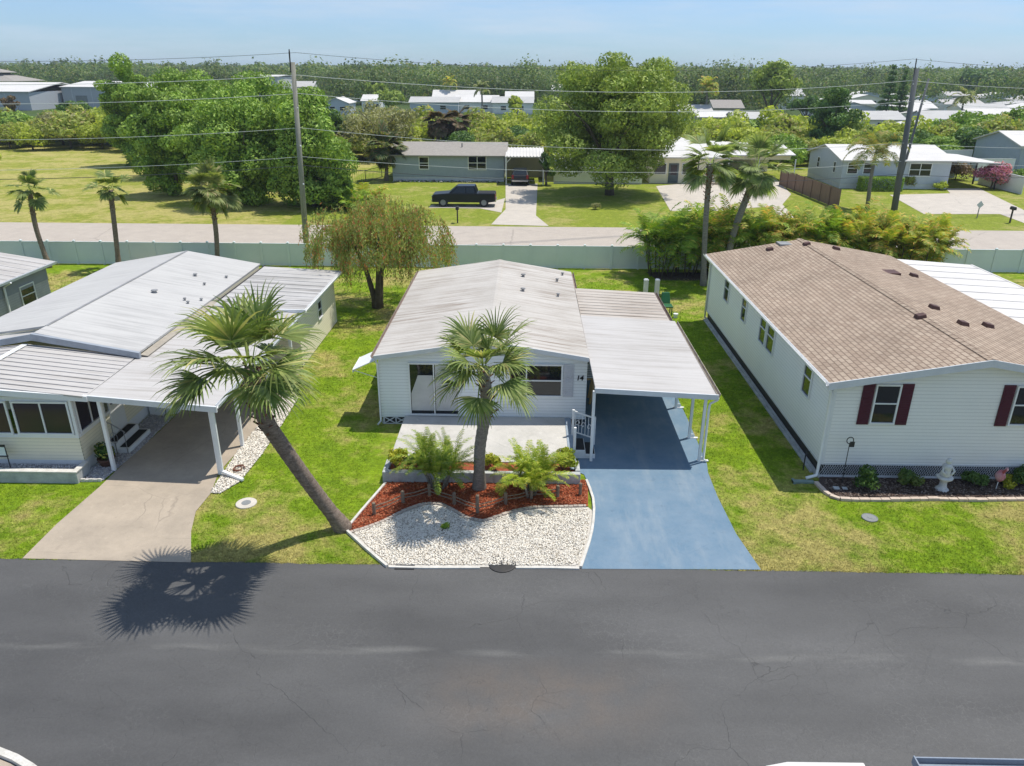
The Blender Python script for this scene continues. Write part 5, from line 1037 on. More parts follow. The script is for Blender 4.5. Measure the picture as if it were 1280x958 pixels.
c = MB(); H2 = gable_house(33.8, 45.3, 83.9, 94, 3.0, 4.15, m_sidlilac, m_roofW, 'long grey blue home with bright white roof and clipped hedge', [(34.3, 35.5, 1.5, 2.75, ()), (36.0, 37.2, 1.5, 2.75, ()), (40.9, 43.3, 1.3, 2.72, (.5,))], [(90.5, 91.3, 1.4, 2.6), (85.6, 86.3, 1.4, 2.6)], base=.5)
c = MB(); c.slab([(45.7, 83.6, 3.0), (50.6, 83.6, 2.75), (50.6, 93, 2.75), (45.7, 93, 3.05)], .14); c.build('carport_roof', m_roofW, H2)
for x, y in ((50.3, 83.8), (50.3, 88)): c = MB(); c.box(x, x+.14, y, y+.14, 0, 2.65); c.build('carport_post', m_dark, H2)
c = MB(); c.box(45.5, 51, 93.2, 93.4, 0, 2.5); c.build('carport_back_wall', m_sidslate, H2)
gable_house(57.0, 75, 91.5, 101, 3.9, 5.2, m_sidslate, m_roofW, 'slate grey house with white roof at the right edge', [(59, 60.2, 1.4, 2.9, ())])
for (a, b, h, lab) in (((51.2, 88.5), (51.3, 80.5), 1.7, 'white panel fence running toward the road at right'), ((46, 97.5), (56, 99.5), 2.6, 'tall pale fence between the two right houses'), ((52, 91), (56.5, 91.3), 2.4, 'short white fence beside the slate grey house')):
    t = thing('white_fence', (*a, 0), lab, 'fence'); c = MB(); c.bar((*a, h/2), (*b, h/2), .06, h); c.build('panel', m_white, t); c = MB(); c.bar((a[0], a[1], h+.04), (b[0], b[1], h+.04), .12, .07); c.build('cap_rail', m_white, t)
WF = thing('wooden_fence', (28.1, 86, 0), 'brown wooden board fence beside the long grey blue home', 'fence')
c = MB(); rr_ = random.Random(5)
for i in range(105):
    y = 70.6+i*.148; x = 28.7-(y-70.6)*.04; h = 1.75+rr_.uniform(-.03, .03); c.box(x-.015, x+.015, y, y+.14, .03, h)
c.build('boards', m_fencew, WF)
for i in range(8): y = 70.6+i*2.2; x = 28.7-(y-70.6)*.04; c = MB(); c.box(x-.10, x-.02, y-.05, y+.05, 0, 1.8); c.build('post', m_fencew, WF)
CF = thing('chain_link_fence', (-18, 86, 0), 'dark metal gate fence left of the slate blue house', 'fence')
c = MB()
for a, b in (((-20.5, 84.5), (-18, 86)), ((-18, 86), (-16.9, 90)), ((-16.9, 90), (-15.3, 90))):
    for z in (.08, 1.25): c.tube([(*a, z), (*b, z)], .03, 5)
    for i in range(12): t = i/12; x, y = a[0]+(b[0]-a[0])*t, a[1]+(b[1]-a[1])*t; c.tube([(x, y, .05), (x, y, 1.25)], .014, 4)
c.build('rails', m_dark, CF)
for p_ in ((-20.5, 84.5), (-18, 86), (-16.9, 90), (-15.3, 90)): c = MB(); c.tube([(*p_, 0), (*p_, 1.35)], .045, 7); c.build('post', m_dark, CF)
for (px_, py_, lab) in ((572, 279, 'dark mailbox on post in the grass below the pickup truck'), (1262, 279, 'dark mailbox on leaning post beside the right driveway')):
    v = at(px_, py_); T = thing('mailbox', (v.x, v.y, 0), lab, 'mailbox'); c = MB(); c.box(v.x-.05, v.x+.05, v.y-.05, v.y+.05, 0, 1.1); c.build('post', m_dark, T)
    c = MB(); c.extr([(v.x-.12, 1.1), (v.x+.12, 1.1), (v.x+.12, 1.28), (v.x+.07, 1.36), (v.x-.07, 1.36), (v.x-.12, 1.28)], 'y', v.y-.28, v.y+.28); c.build('box', m_dark, T)
v = at(1221, 273); T = thing('yard_sign', (v.x, v.y, 0), 'small pale diamond shaped sign on a post near the right driveway', 'sign')
c = MB(); c.box(v.x-.03, v.x+.03, v.y-.03, v.y+.03, 0, .9); c.build('post', m_plate, T); c = MB(); c.extr([(v.x-.3, 1.15), (v.x, .85), (v.x+.3, 1.15), (v.x, 1.5)], 'y', v.y-.05, v.y-.035); c.build('panel', m_trimg, T)

# ------------------------------------------------------------------ vehicles
def wheel(root, x, y, r, wdt):
    c = MB(); c.tube([(x, y-wdt/2, r), (x, y+wdt/2, r)], r, 18); t = c.build('wheel', m_black, root, local=True, bevel=.02)
    sg = -1 if y < 0 else 1; c = MB(); c.tube([(x, y+sg*wdt/2, r), (x, y+sg*(wdt/2+.015), r)], r*.6, 14); c.build('rim', m_plate, t, local=True)
def vehicle(name, label, loc, rz, paint, low, cab, wins, Wd, wheels, r, bed=None, cat='car'):
    """low / cab: side profiles (x, z), x forward = negative"""
    T = thing(name, loc, label, cat, rz=rz); c = MB(); c.extr(low, 'y', -Wd/2, Wd/2); c.build('body', paint, T, local=True, bevel=.07)
    c = MB(); n = len(cab); hw = Wd/2-.06; tz = max(z for _, z in cab); bz = min(z for _, z in cab)
    f = lambda z: hw-.16*(z-bz)/(tz-bz)
    vs = [(x, -f(z), z) for x, z in cab]+[(x, f(z), z) for x, z in cab]
    c.add(vs, [tuple(range(n)), tuple(range(2*n-1, n-1, -1))]+[(i, n+i, n+(i+1) % n, (i+1) % n) for i in range(n)]); c.build('cabin', paint, T, local=True, bevel=.05)
    for q in wins:       # side glass quads, both sides
        for sg in (-1, 1):
            c = MB(); vs = [(x, sg*(f(z)+.012), z) for x, z in q]; c.add(vs, [tuple(range(len(q)))]); c.build('side_window', m_glass, T, local=True)
    (xa, za), (xb, zb), (xc, zc_), (xd, zd) = cab[:4]
    for (x1, z1), (x2, z2), sgn, nm in (((xa, za), (xb, zb), -1, 'windscreen'), ((xd, zd), (xc, zc_), 1, 'rear_window')):
        u = .14; c = MB(); l = lambda t: (x1+(x2-x1)*t+sgn*.015, z1+(z2-z1)*t+.01)
        (p, q), (s_, t_) = l(u), l(1-u*.8); c.add([(p, -f(q)+.1, q), (p, f(q)-.1, q), (s_, f(t_)-.1, t_), (s_, -f(t_)+.1, t_)], [(0, 1, 2, 3)]); c.build(nm, m_glass, T, local=True)
    for x in wheels:
        for y in (-Wd/2+.10, Wd/2-.10): wheel(T, x, y, r, .26)
    x0 = min(x for x, _ in low); x1 = max(x for x, _ in low)
    for y in (-Wd/2+.25, Wd/2-.25):
        c = MB(); c.box(x0-.02, x0+.1, y-.18, y+.18, .82, 1.0); c.build('headlight', m_chrome, T, local=True)
        c = MB(); c.box(x1-.1, x1+.02, y-.12+(.1 if y > 0 else -.1), y+.12+(.1 if y > 0 else -.1), .75, 1.15); c.build('tail_light', m_redlight, T, local=True)
    c = MB(); c.box(x0-.06, x0+.05, -Wd/2+.08, Wd/2-.08, .42, .62); c.build('bumper', m_chrome, T, local=True); c = MB(); c.box(x1-.05, x1+.07, -Wd/2+.08, Wd/2-.08, .48, .66); c.build('bumper', m_chrome, T, local=True)
    if bed: c = MB(); c.box(bed[0], bed[1], -Wd/2+.12, Wd/2-.12, bed[2], bed[2]+.05); c.build('bed_cover', m_black, T, local=True)
    return T
tl = [(-2.9, .42), (-2.93, .95), (-2.8, 1.12), (-1.4, 1.24), (2.88, 1.24), (2.9, .5), (2.3, .42)]
vehicle('pickup_truck', 'dark navy pickup truck parked facing left in front of slate blue house', (-5.75, 71.0, .014), 0, m_carnavy, tl, [(-1.4, 1.22), (-.6, 1.86), (1.0, 1.88), (1.25, 1.22)],
        [[(-1.05, 1.27), (-.5, 1.76), (.15, 1.78), (.15, 1.27)], [(.25, 1.27), (.25, 1.78), (.88, 1.78), (1.02, 1.27)]], 2.0, (-1.9, 1.85), .42, (1.32, 2.82, 1.2), 'pickup truck')
sl2 = [(-2.3, .35), (-2.35, .8), (-2.15, .98), (-1.2, 1.08), (2.2, 1.12), (2.3, .9), (2.25, .4)]
vehicle('parked_car', 'dark grey car seen from behind under the white carport', (-.72, 86.0, .014), PI/2+PI, m_carblk, sl2, [(-1.2, 1.05), (-.4, 1.62), (1.5, 1.66), (2.15, 1.08)], [[(-.85, 1.1), (-.3, 1.54), (.4, 1.56), (.4, 1.1)], [(.5, 1.1), (.5, 1.56), (1.4, 1.56), (1.75, 1.12)]], 1.9, (-1.5, 1.45), .36)
vehicle('parked_car', 'silver white car parked beside the cream hip roofed house', (25.6, 89.5, .014), PI/2, m_carwht, sl2, [(-1.2, 1.05), (-.4, 1.5), (1.2, 1.52), (1.95, 1.08)], [[(-.85, 1.1), (-.3, 1.42), (.4, 1.44), (.4, 1.1)], [(.5, 1.1), (.5, 1.44), (1.1, 1.44), (1.5, 1.12)]], 1.85, (-1.5, 1.45), .34)

# ------------------------------------------------------------------ yard trees across the back road
lt_ = lambda px_, Y, ytop, **k: None
def tree_px(px_, ybase, ytop, wpx, label, Y=None, ncl=40, leaf=.26, n=9000, mat=None, seed=1, cat='tree', name='broadleaf_tree', low=-.5, bot=None, crf=.24, **k):
    b = at(px_, ybase) if Y is None else at(px_, 300, Y=Y); b.z = 0
    top = at(px_, ytop, Y=b.y).z; R = wpx/2/F_PX*(b.y*math.cos(PITCH)+5); bz = (at(px_, bot, Y=b.y).z if bot else top*.15)
    return leafy_tree(b, top, R, ncl, R*crf, n, leaf, label, cat, seed=seed, mat=mat, name=name, trunk=max(.12, R*.05), low=low, zc=(top+bz)/2, rz=(top-bz)/2, **k)
tree_px(762, 244, 60, 196, 'huge spreading oak tree in the middle yard between the two drives', low=-.97, ncl=150, leaf=.17, n=80000, mat=m_oak, seed=5, bot=236, crf=.17, droop=.15)
fic = [(398, 262, 108, 118, 70, 'bright green ficus tree at the right end of the thicket, nearest the pole'), (312, 262, 92, 130, 71, 'broad green ficus tree in the middle front of the thicket'), (232, 245, 98, 92, 76, 'ficus tree at the left front of the thicket over the field'),
       (352, 240, 90, 110, 84, 'tall ficus tree at the back of the thicket behind the pole'), (258, 230, 74, 105, 90, 'tall ficus tree at the back centre of the thicket'), (192, 215, 72, 74, 100, 'tallest ficus tree at the back left of the thicket, near warehouse'), (292, 228, 88, 90, 96, 'rearmost ficus tree in the thicket against the forest')]
for i, (px_, yb_, yt, wp, Y_, lab) in enumerate(fic): tree_px(px_, yb_, yt, wp, lab, Y=Y_, ncl=85, leaf=.17, n=52000, mat=m_ficus, seed=60+i, low=-.98, bot=yb_+8, crf=.27)
tree_px(425, 262, 205, 60, 'low bright green tree at the foot of the ficus thicket', Y=69, ncl=22, leaf=.22, n=4500, mat=m_ficus, seed=81, low=-.8, bot=262)
for i, (px_, py_, lab) in enumerate(((440, 262, 'spiky palmetto clump at the right foot of the thicket'), (458, 256, 'yellowish palmetto clump nearest the slate blue house lawn'))):
    v = at(px_, py_); areca((v.x, v.y, 0), .35, 2.1, 34, lab, seed=90+i, stems=5, spread=.7, lean=.3, el=(10, 75), npin=12, lp=.5, wid=.12, mat=m_arecay if i else m_areca, bark=m_barkt)
b = at(483, 226); sabal(b, [at(483, 205, Y=b.y)], at(481, 185, Y=b.y), 2.35, 46, .2, 'shaggy fan palm with brown skirt at the corner of the slate blue house', seed=33, wid=.07, mat=leafmat('shaggy_fan_leaf', (.07, .12, .04), (.18, .20, .08), (.25, .19, .10), third=.3), el=(-80, 75))
tree_px(683, 232, 190, 24, 'small dark narrow tree between the carport and the oak', ncl=16, leaf=.2, n=1800, mat=m_darkleaf, seed=34, bot=230)
# queen palm
b = at(1084, 262); T = thing('queen_palm', tuple(b), 'drooping yellowish feather palm in front of the long grey blue home', 'palm tree')
tp = at(1095, 190, Y=b.y)-b; mb = MB(); mb.tube([(0, 0, -.1), tp*.5+Vector((-.1, 0, 0)), tp], [.2, .15, .13], 10); mb.build('trunk', m_barkg, T, smooth=True, local=True)
V, Fq = feather_fronds(np.random.RandomState(5), [tp], 3.1, 22, npin=34, lp=.32, el=(-10, 75), droop=1.5, wid=.07); npmesh('crown', V, Fq, leafmat('queen_leaf', (.12, .18, .05), (.30, .32, .08), (.40, .30, .10), third=.25), T)
HG = thing('clipped_hedge', (37.5, 82.5, 0), 'clipped bright green box hedge in front of the long home', 'hedge')
rs = np.random.RandomState(3); n = 7000; P = rs.uniform(-1, 1, (n, 3)); ax = rs.randint(0, 3, n); P[np.arange(n), ax] = np.sign(P[np.arange(n), ax])*rs.uniform(.9, 1.03, n); P = P*np.array([2.1, .7, .68])+np.array([0, 0, .72])
t_ = unit(rs.normal(size=(n, 3)))*.09; V, Fq = quads(P, t_, unit(np.cross(t_, rs.normal(size=(n, 3))))*.05); npmesh('foliage', V, Fq, m_ficus, HG)
mb = MB()
for i in range(5): mb.tube([(-1.7+i*.85, 0, 0), (-1.7+i*.85, 0, .8)], .04, 6)
mb.box(-1.8, 1.8, -.05, .05, .02, .12); mb.build('stems', m_barkt, HG, local=True)
v = at(1131, 236); bush((v.x, v.y, 0), 1.1, 1.7, 1400, .13, 'loose olive shrub against the long home, left of paired window', mat=m_olive, seed=17)
v = at(1174, 238); bush((v.x, v.y, 0), .8, .9, 900, .11, 'small bright green shrub at the right corner of the long home', mat=m_yelleaf, seed=18)
v = at(1238, 236); bush((v.x, v.y, 0), 1.9, 3.1, 4200, .13, 'pink flowering bougainvillea beside the right carport', mat=m_bougain, seed=19, nclump=22, name='bougainvillea')
v = at(1205, 228); bush((v.x, v.y+2, 0), 1.8, 2.4, 1600, .14, 'dark reddish shrubs inside the right carport shade', mat=m_reddish, seed=20)
v = at(1275, 228); bush((v.x, v.y, 0), 1.3, 1.6, 1200, .13, 'bright green bush in front of the slate grey house', mat=m_ficus, seed=22)
v = at(745, 262); bush((v.x, v.y, 0), .5, .7, 350, .1, 'small pale plant in the oak yard near the back road', mat=m_pale, seed=23)

# ------------------------------------------------------------------ overgrown belt behind the yards
protos = []
for i, (mt, nm) in enumerate(((m_olive, 'a'), (m_olive, 'b'), (m_ficus, 'c'), (m_yelleaf, 'd'), (m_darkleaf, 'e'), (m_pale, 'f'))):
    protos.append(bush((0, 0, 0), 3.6, 4.6, 6200, .27, 'x', cat='bush', name='overgrown_bush', mat=mt, seed=100+i, nclump=26, cr=.32))
rr_ = random.Random(11); k = 0; first = set()
blab = {0: 'olive green rounded bush in the dense belt behind the back yards', 1: 'olive green rounded bush in the dense belt behind the back yards', 2: 'fresh green bush in the dense belt behind the back yards', 3: 'yellow green bush in the dense belt behind the back yards', 4: 'dark green bush in the dense belt behind the back yards', 5: 'dry pale bush in the dense belt behind the back yards'}
for row, (Y_, h0) in enumerate(((106, .80), (111.5, .92), (118, 1.02), (125, 1.08))):
    half = Y_*.72; x = -half-4
    while x < half+8:
        px_ = 658+F_PX*x/(Y_*math.cos(PITCH)+4)
        if row == 0 and px_ < 190: x += 5; continue
        if 195 < px_ < 330 and row < 2: x += 5; continue
        p = rr_.choice([0, 0, 1, 1, 2, 3, 3, 4]+([5] if row > 1 else []))
        if px_ > 1150: p = rr_.choice([2, 2, 0, 4, 1])
        o = protos[p]; sc = h0*rr_.uniform(.8, 1.2)*(1.12 if px_ > 1180 else 1)
        loc = (x, Y_+rr_.uniform(-2, 2)+(8 if px_ < 190 else 0), 0)
        if p in first: clone(o, loc, rr_.uniform(0, 6.28), (sc*1.1, sc*1.1, sc), blab[p], blab[p].replace('bush', 'bushes', 1))
        else: first.add(p); o.location = loc; o.scale = (sc, sc, sc); o['label'] = blab[p]; o['group'] = blab[p].replace('bush', 'bushes', 1)
        x += rr_.uniform(3.7, 5.4)
for i in range(6):
    if i not in first:
        for ch in list(protos[i].children): bpy.data.objects.remove(ch)
        bpy.data.objects.remove(protos[i])

# single trees that stand out in the middle distance
tree_px(486, 190, 122, 110, 'wide pale dry looking tree behind the shaggy fan palm', Y=108, ncl=44, leaf=.22, n=7500, mat=m_pale, seed=200, bot=188, crf=.2)
tree_px(440, 190, 130, 60, 'dark green tree between the thicket and pale dry tree', Y=112, ncl=26, leaf=.26, n=4500, mat=m_darkleaf, seed=201, bot=190)
tree_px(1022, 195, 104, 46, 'tall dark leaning tree behind the wooden fence', Y=112, ncl=30, leaf=.26, n=7500, mat=m_darkleaf, seed=202, bot=195, rz=None, crf=.34) if False else leafy_tree(Vector((42.9, 112, 0)), 10.2, 3.3, 42, .95, 9500, .25, 'tall dark irregular tree rising behind the wooden fence', seed=202, mat=m_darkleaf, zc=5.2, rz=5.2, low=-.9)
tree_px(1058, 195, 150, 50, 'feathery green tree right of the tall dark tree', Y=110, ncl=24, leaf=.24, n=4500, mat=m_oak, seed=203, bot=195)
tree_px(942, 140, 76, 70, 'tall open crowned tree rising above the belt at centre right', Y=175, ncl=34, leaf=.42, n=5500, mat=m_oak, seed=204, bot=140, crf=.26)
tree_px(985, 145, 120, 50, 'round dark tree right of the tall open crowned tree', Y=165, ncl=22, leaf=.4, n=3000, mat=m_darkleaf, seed=205, bot=145)
tree_px(905, 118, 94, 52, 'round bright yellow green tree in front of the far forest', Y=330, ncl=18, leaf=.7, n=2600, mat=m_yelleaf, seed=206, bot=118)
tree_px(1188, 118, 84, 62, 'huge dark round oak beyond the mobile homes', Y=350, ncl=26, leaf=.8, n=4500, mat=m_darkleaf, seed=207, bot=119)
tree_px(1250, 190, 124, 74, 'large green tree at right above the slate grey house', Y=122, ncl=44, leaf=.28, n=9500, mat=m_ficus, seed=208, bot=190)
tree_px(1200, 192, 150, 60, 'green tree between thick pole and slate grey house', Y=116, ncl=30, leaf=.27, n=6000, mat=m_oak, seed=209, bot=192)
tree_px(56, 155, 116, 26, 'brownish cedar in front of the white warehouse', Y=165, ncl=20, leaf=.32, n=2600, mat=m_reddish, seed=210, bot=152)
tree_px(128, 160, 118, 44, 'green tree at the warehouse corner left of the ficus thicket', Y=140, ncl=22, leaf=.32, n=3800, mat=m_darkleaf, seed=211, bot=160)
tree_px(-2, 215, 185, 60, 'yellow green bush at the left edge of the open field', Y=97, ncl=18, leaf=.22, n=3500, mat=m_yelleaf, seed=212, bot=213, cat='bush', name='overgrown_bush')
tree_px(480, 130, 100, 34, 'dark round tree left of the white distant homes', Y=240, ncl=16, leaf=.5, n=2200, mat=m_oak, seed=213, bot=132)
tree_px(497, 135, 112, 40, 'broad green tree in front of the white distant homes', Y=205, ncl=18, leaf=.45, n=2600, mat=m_oak, seed=214, bot=136)
tree_px(645, 140, 118, 30, 'small yellow green tree behind the belt near the big oak', Y=190, ncl=14, leaf=.45, n=1600, mat=m_yelleaf, seed=215, bot=142)
for i, (px_, yb_, yt, Y_, lab) in enumerate(((1078, 146, 82, 185, 'tall dark layered pine above the distant mobile homes'), (1093, 146, 88, 190, 'slimmer layered pine right beside the tall dark pine'))):
    b = at(px_, 300, Y=Y_); b.z = 0; top = at(px_, yt, Y=Y_).z; rs = np.random.RandomState(300+i); T = thing('norfolk_pine', tuple(b), lab, 'pine tree'); cl = []
    for j in range(9):
        z = top*(.2+.78*j/8); r = (2.6-i*.5)*(1-j/8*.8)
        for q in range(6): a = q*PI/3+j*.5; cl.append((math.cos(a)*r*.6, math.sin(a)*r*.6, z, r*.42, r*.42, .42))
    V, Fq = leaves(rs, cl, 3200, .34, .4); npmesh('crown', V, Fq, m_darkleaf, T); mb = MB(); mb.tube([(0, 0, 0), (0, 0, top)], [.3, .05], 8); mb.build('trunk', m_barkt, T, local=True)
def far_palm(px_, yb_, yt, Y_, lab, R=3.2, mat=m_sabaly, seed=1, n=16):
    b = at(px_, 300, Y=Y_); b.z = 0; top = at(px_, yt, Y=Y_).z-R*.45
    T = thing('distant_palm', tuple(b), lab, 'palm tree'); mb = MB(); mb.tube([(0, 0, 0), (.1, 0, top*.5), (0, 0, top)], [.3, .22, .2], 8); mb.build('trunk', m_barkg, T, local=True)
    V, Fq = feather_fronds(np.random.RandomState(seed), [(0, 0, top)], R, n, npin=12, lp=.4, el=(-20, 80), droop=1.4, wid=.25); npmesh('crown', V, Fq, mat, T)
far_palm(604, 136, 104, 215, 'slim distant palm in front of the white homes', seed=1)
far_palm(568, 116, 98, 260, 'yellowish distant palm above the white home roofs', seed=2, mat=m_arecay)
far_palm(866, 132, 101, 190, 'bright yellow distant palm right of the big oak', seed=3, mat=m_arecay, R=3.4, n=24)
far_palm(1166, 140, 112, 185, 'distant palm just right of the thick pole', seed=4)
far_palm(1262, 125, 104, 240, 'distant dark palm among the mobile homes at right', seed=5, mat=m_sabal)
for i, (px_, Y_) in enumerate(((549, 107), (569, 108.5))):
    b = at(px_, 300, Y=Y_); b.z = 0; tp = at(px_, 152, Y=Y_)
    sabal(b, [b.lerp(tp, .5)], tp, 2.3, 30, .25, ('left', 'right')[i]+' one of two brown skirted palms in the belt behind the slate blue house', seed=70+i, wid=.09, mat=leafmat('brown_skirt_leaf', (.13, .12, .06), (.18, .15, .08), (.22, .14, .09), third=.4), el=(-85, 60))

# ------------------------------------------------------------------ distant buildings
def far_home(px_, y_base, wpx, depth, ze, zr, ridge, roof, wall, label, Y=None, group=None, win=True):
    b = at(px_, 300, Y=Y); x = b.x; w = wpx/F_PX*(Y*math.cos(PITCH)+5)
    H = gable_house(x-w/2, x+w/2, Y, Y+depth, ze, zr, wall, roof, label, [(x-w*.3, x-w*.3+1.6, 1.0, 2.2, ()), (x+w*.12, x+w*.12+1.8, 1.0, 2.2, ())] if win else [], ridge=ridge, name='mobile_home')
    if group: H['group'] = group
g1 = 'white roofed mobile homes in the distant park on the right'
rr_ = random.Random(4)
for Yr, ys in ((140, 0), (162, 1), (186, 2), (212, 3), (242, 4), (280, 5), (325, 6)):
    px_ = 1000+rr_.uniform(-10, 20)+ys*6
    while px_ < 1300:
        wpx = rr_.uniform(11, 17)*F_PX/Yr
        if not (Yr < 150 and px_ < 1040):
            far_home(px_+wpx/2, 0, wpx, rr_.uniform(7, 10), 2.7, rr_.uniform(3.5, 4.2), rr_.choice(['x', 'y', 'x']), rr_.choice([m_roofW, m_roofW, m_roofL, m_roofCp]), rr_.choice([m_sidlilac, m_sidwhite, m_sidcream]), 'low white roofed mobile home in the distant park at right', Y=Yr+rr_.uniform(-3, 3), group=g1)
        px_ += wpx+rr_.uniform(2.5, 7)*F_PX/Yr
for (px_, wp, Y_, zr, rd, rf, wl, lab) in ((548, 60, 225, 4.3, 'x', m_roofL, m_sidlilac, 'grey blue home in the distant row, below the highest cable'), (598, 52, 228, 4.7, 'x', m_roofW, m_sidwhite, 'white home in the distant row behind the slim palm'), (640, 50, 224, 4.5, 'x', m_roofL, m_sidwhite, 'white home with dark windows in the distant row left of oak'),
        (648, 34, 250, 5.2, 'x', m_roofW, m_sidwhite, 'higher white roofed home at the back of the distant row'), (575, 60, 255, 5.4, 'x', m_roofW, m_sidlilac, 'white roofed home behind the grey blue distant home'), (434, 30, 215, 4.4, 'y', m_roofW, m_sidlilac, 'small white gabled home just right of the ficus thicket'), (474, 22, 232, 4.6, 'x', m_roofW, m_sidwhite, 'white roof peeking between trees right of the ficus thicket')):
    far_home(px_, 0, wp, 9, 3.0, zr, rd, rf, wl, lab, Y=Y_)
for (px_, wp, Y_, zr, rf, wl, lab) in ((855, 40, 185, 4.2, m_roofL, m_sidlilac, 'grey roofed home behind the bright yellow palm'), (893, 36, 205, 4.6, m_shingle2, m_tanwall, 'tan roofed home right of the bright yellow palm'), (880, 44, 165, 3.8, m_roofW, m_tanwall, 'pale home with pinkish yard wall below the yellow palm'), (1000, 18, 220, 4.6, m_roofW, m_sidwhite, 'white roof left of the tall dark tree'), (922, 40, 160, 3.9, m_roofL, m_sidwhite, 'white home half hidden at the foot of open crowned tree')):
    far_home(px_, 0, wp, 9, 2.8, zr, 'x', rf, wl, lab, Y=Y_)
for i, (px_, Y_, rf) in enumerate(((700, 300, m_roofW), (452, 300, m_roofL), (820, 330, m_roofW), (530, 340, m_roofW), (395, 345, m_roofL), (935, 300, m_roofW), (965, 260, m_roofL))):
    far_home(px_, 0, 30, 10, 4.2, 6.4, 'x', rf, m_sidwhite, 'pale roof of a building standing among the distant woodland trees', Y=Y_, group='pale roofs scattered in the woodland')
def warehouse(x0, x1, y0, y1, h, label, wall, rise=1.0):
    H = thing('warehouse', (x0, y0, 0), label, 'warehouse'); c = MB(); c.box(x0, x1, y0, y1, 0, h); c.build('wall', wall, H)
    c = MB(); c.slab([(x0-.4, y0-.4, h+.2), (x1+.4, y0-.4, h+.2), (x1+.4, (y0+y1)/2, h+.2+rise), (x0-.4, (y0+y1)/2, h+.2+rise)], .2); c.slab([(x0-.4, (y0+y1)/2, h+.2+rise), (x1+.4, (y0+y1)/2, h+.2+rise), (x1+.4, y1+.4, h+.2), (x0-.4, y1+.4, h+.2)], .2); c.build('roof', m_roofW, H)
    c = MB()
    for i in range(int((x1-x0)/6)): c.box(x0+3+i*6, x0+3.08+i*6, y0-.04, y0-.005, .1, h-.1)
    c.build('panel_joints', m_trimg, H)
    for i in range(2): c = MB(); c.box(x0+4+i*9, x0+7.5+i*9, y0-.08, y0-.02, 0, 3.6); c.build('loading_door', m_plate, H)
wg = M('grey_warehouse_wall', (.44, .45, .48), (.40, .41, .44), rough=.7)
warehouse(-195, -143, 228, 262, 4.9, 'white roofed grey warehouse at the far left edge', wg, 2.2)
warehouse(-142, -108, 243, 272, 5.9, 'second long white roofed warehouse right of the far left one', wg, 1.4)
warehouse(-118, -100, 322, 345, 8.2, 'pale warehouse roof rising behind the ficus thicket', M('pale_warehouse_wall', (.62, .61, .58), rough=.7), .6)
b = at(38, 300, Y=335); H = thing('pavilion', (b.x, 335, 0), 'grey two tiered hip roof above the left warehouse', 'building')
c = MB(); c.box(b.x-13, b.x+9, 335, 353, 0, 6); c.build('wall', m_sidcream, H)
c = MB(); c.add([(b.x-15, 333, 6), (b.x+11, 333, 6), (b.x+11, 355, 6), (b.x-15, 355, 6), (b.x-5, 341, 8.6), (b.x+1, 341, 8.6), (b.x+1, 347, 8.6), (b.x-5, 347, 8.6)], [(3, 2, 1, 0), (0, 1, 5, 4), (1, 2, 6, 5), (2, 3, 7, 6), (3, 0, 4, 7), (4, 5, 6, 7)]); c.build('roof', m_shingle2, H)
c = MB(); c.box(b.x-5, b.x+1, 341, 347, 8.61, 9.3); cp = c.build('cupola', m_glass, H); c = MB(); c.add([(b.x-7, 339, 9.3), (b.x+3, 339, 9.3), (b.x+3, 349, 9.3), (b.x-7, 349, 9.3), (b.x-2, 344, 10.9)], [(3, 2, 1, 0), (0, 1, 4), (1, 2, 4), (2, 3, 4), (3, 0, 4)]); c.build('cupola_roof', m_shingle2, cp)
b = at(22, 300, Y=150); T = vehicle('white_trailer', 'white trailer top showing above the bushes by the left warehouse', (b.x, 150, 1.6), .2, m_carwht, [(-4, .3), (-4, 2.0), (3.8, 2.1), (4, .3)], [(-3, 2.0), (-2.6, 2.5), (2.2, 2.5), (2.6, 2.0)], [], 2.4, (-1.5, 1.5), .4, cat='trailer')

# far forest: reads as one mass
rs = np.random.RandomState(9); P_, A_, B_ = [], [], []
def forest(n, Y0, Y1, hmin, hmax, nl, lf, side=.75, keep=None):
    for i in range(n):
        u = rs.rand(); Y_ = Y0*(Y1/Y0)**u; x = rs.uniform(-side, side)*Y_
        px_ = 658+F_PX*x/(Y_*.923)
        if keep and not keep(px_, Y_): continue
        h = rs.uniform(hmin, hmax); R = h*rs.uniform(.5, 1.05)
        kind = rs.rand(); m = nl; d = unit(rs.normal(size=(m, 3))); h = h*(1.3 if rs.rand() < .05 else 1); c = np.array([x, Y_, h*.58])
        rad = np.array([R, R, h*.45]) if kind > .07 else np.array([R*.45, R*.45, h*.62])
        lump = 1+.28*np.sin(d[:, :1]*5+i)*np.cos(d[:, 1:2]*6+i*2)
        p = c+d*rad*lump*rs.uniform(.75, 1.05, (m, 1)); p[:, 2] = np.maximum(p[:, 2], .3); nr = unit(d+rs.normal(size=(m, 3))*.4); t = unit(np.cross(nr, rs.normal(size=(m, 3)))); s = lf*(Y_/400)**.35*rs.uniform(.6, 1.3, (m, 1))
        P_.append(p); A_.append(t*s); B_.append(np.cross(nr, t)*s*.75)
def k1(px_, Y_):
    if px_ > 985: return Y_ > 345 or (rs.rand() < .05)
    if px_ > 835: return Y_ > 235
    if px_ > 415: return Y_ > 268
    if px_ > 300: return Y_ > 355
    return Y_ > 300 and not (px_ < 160 and Y_ < 358)
forest(1100, 235, 420, 5, 12, 420, .50, keep=k1)
forest(1700, 400, 900, 6, 13.5, 200, .85)
forest(1900, 850, 2600, 8, 15, 90, 1.9)
V, Fq = quads(np.concatenate(P_), np.concatenate(A_), np.concatenate(B_))
tag(npmesh('far_forest', V, Fq, m_forest), 'continuous dark green woodland stretching to the horizon', 'forest', kind='stuff')

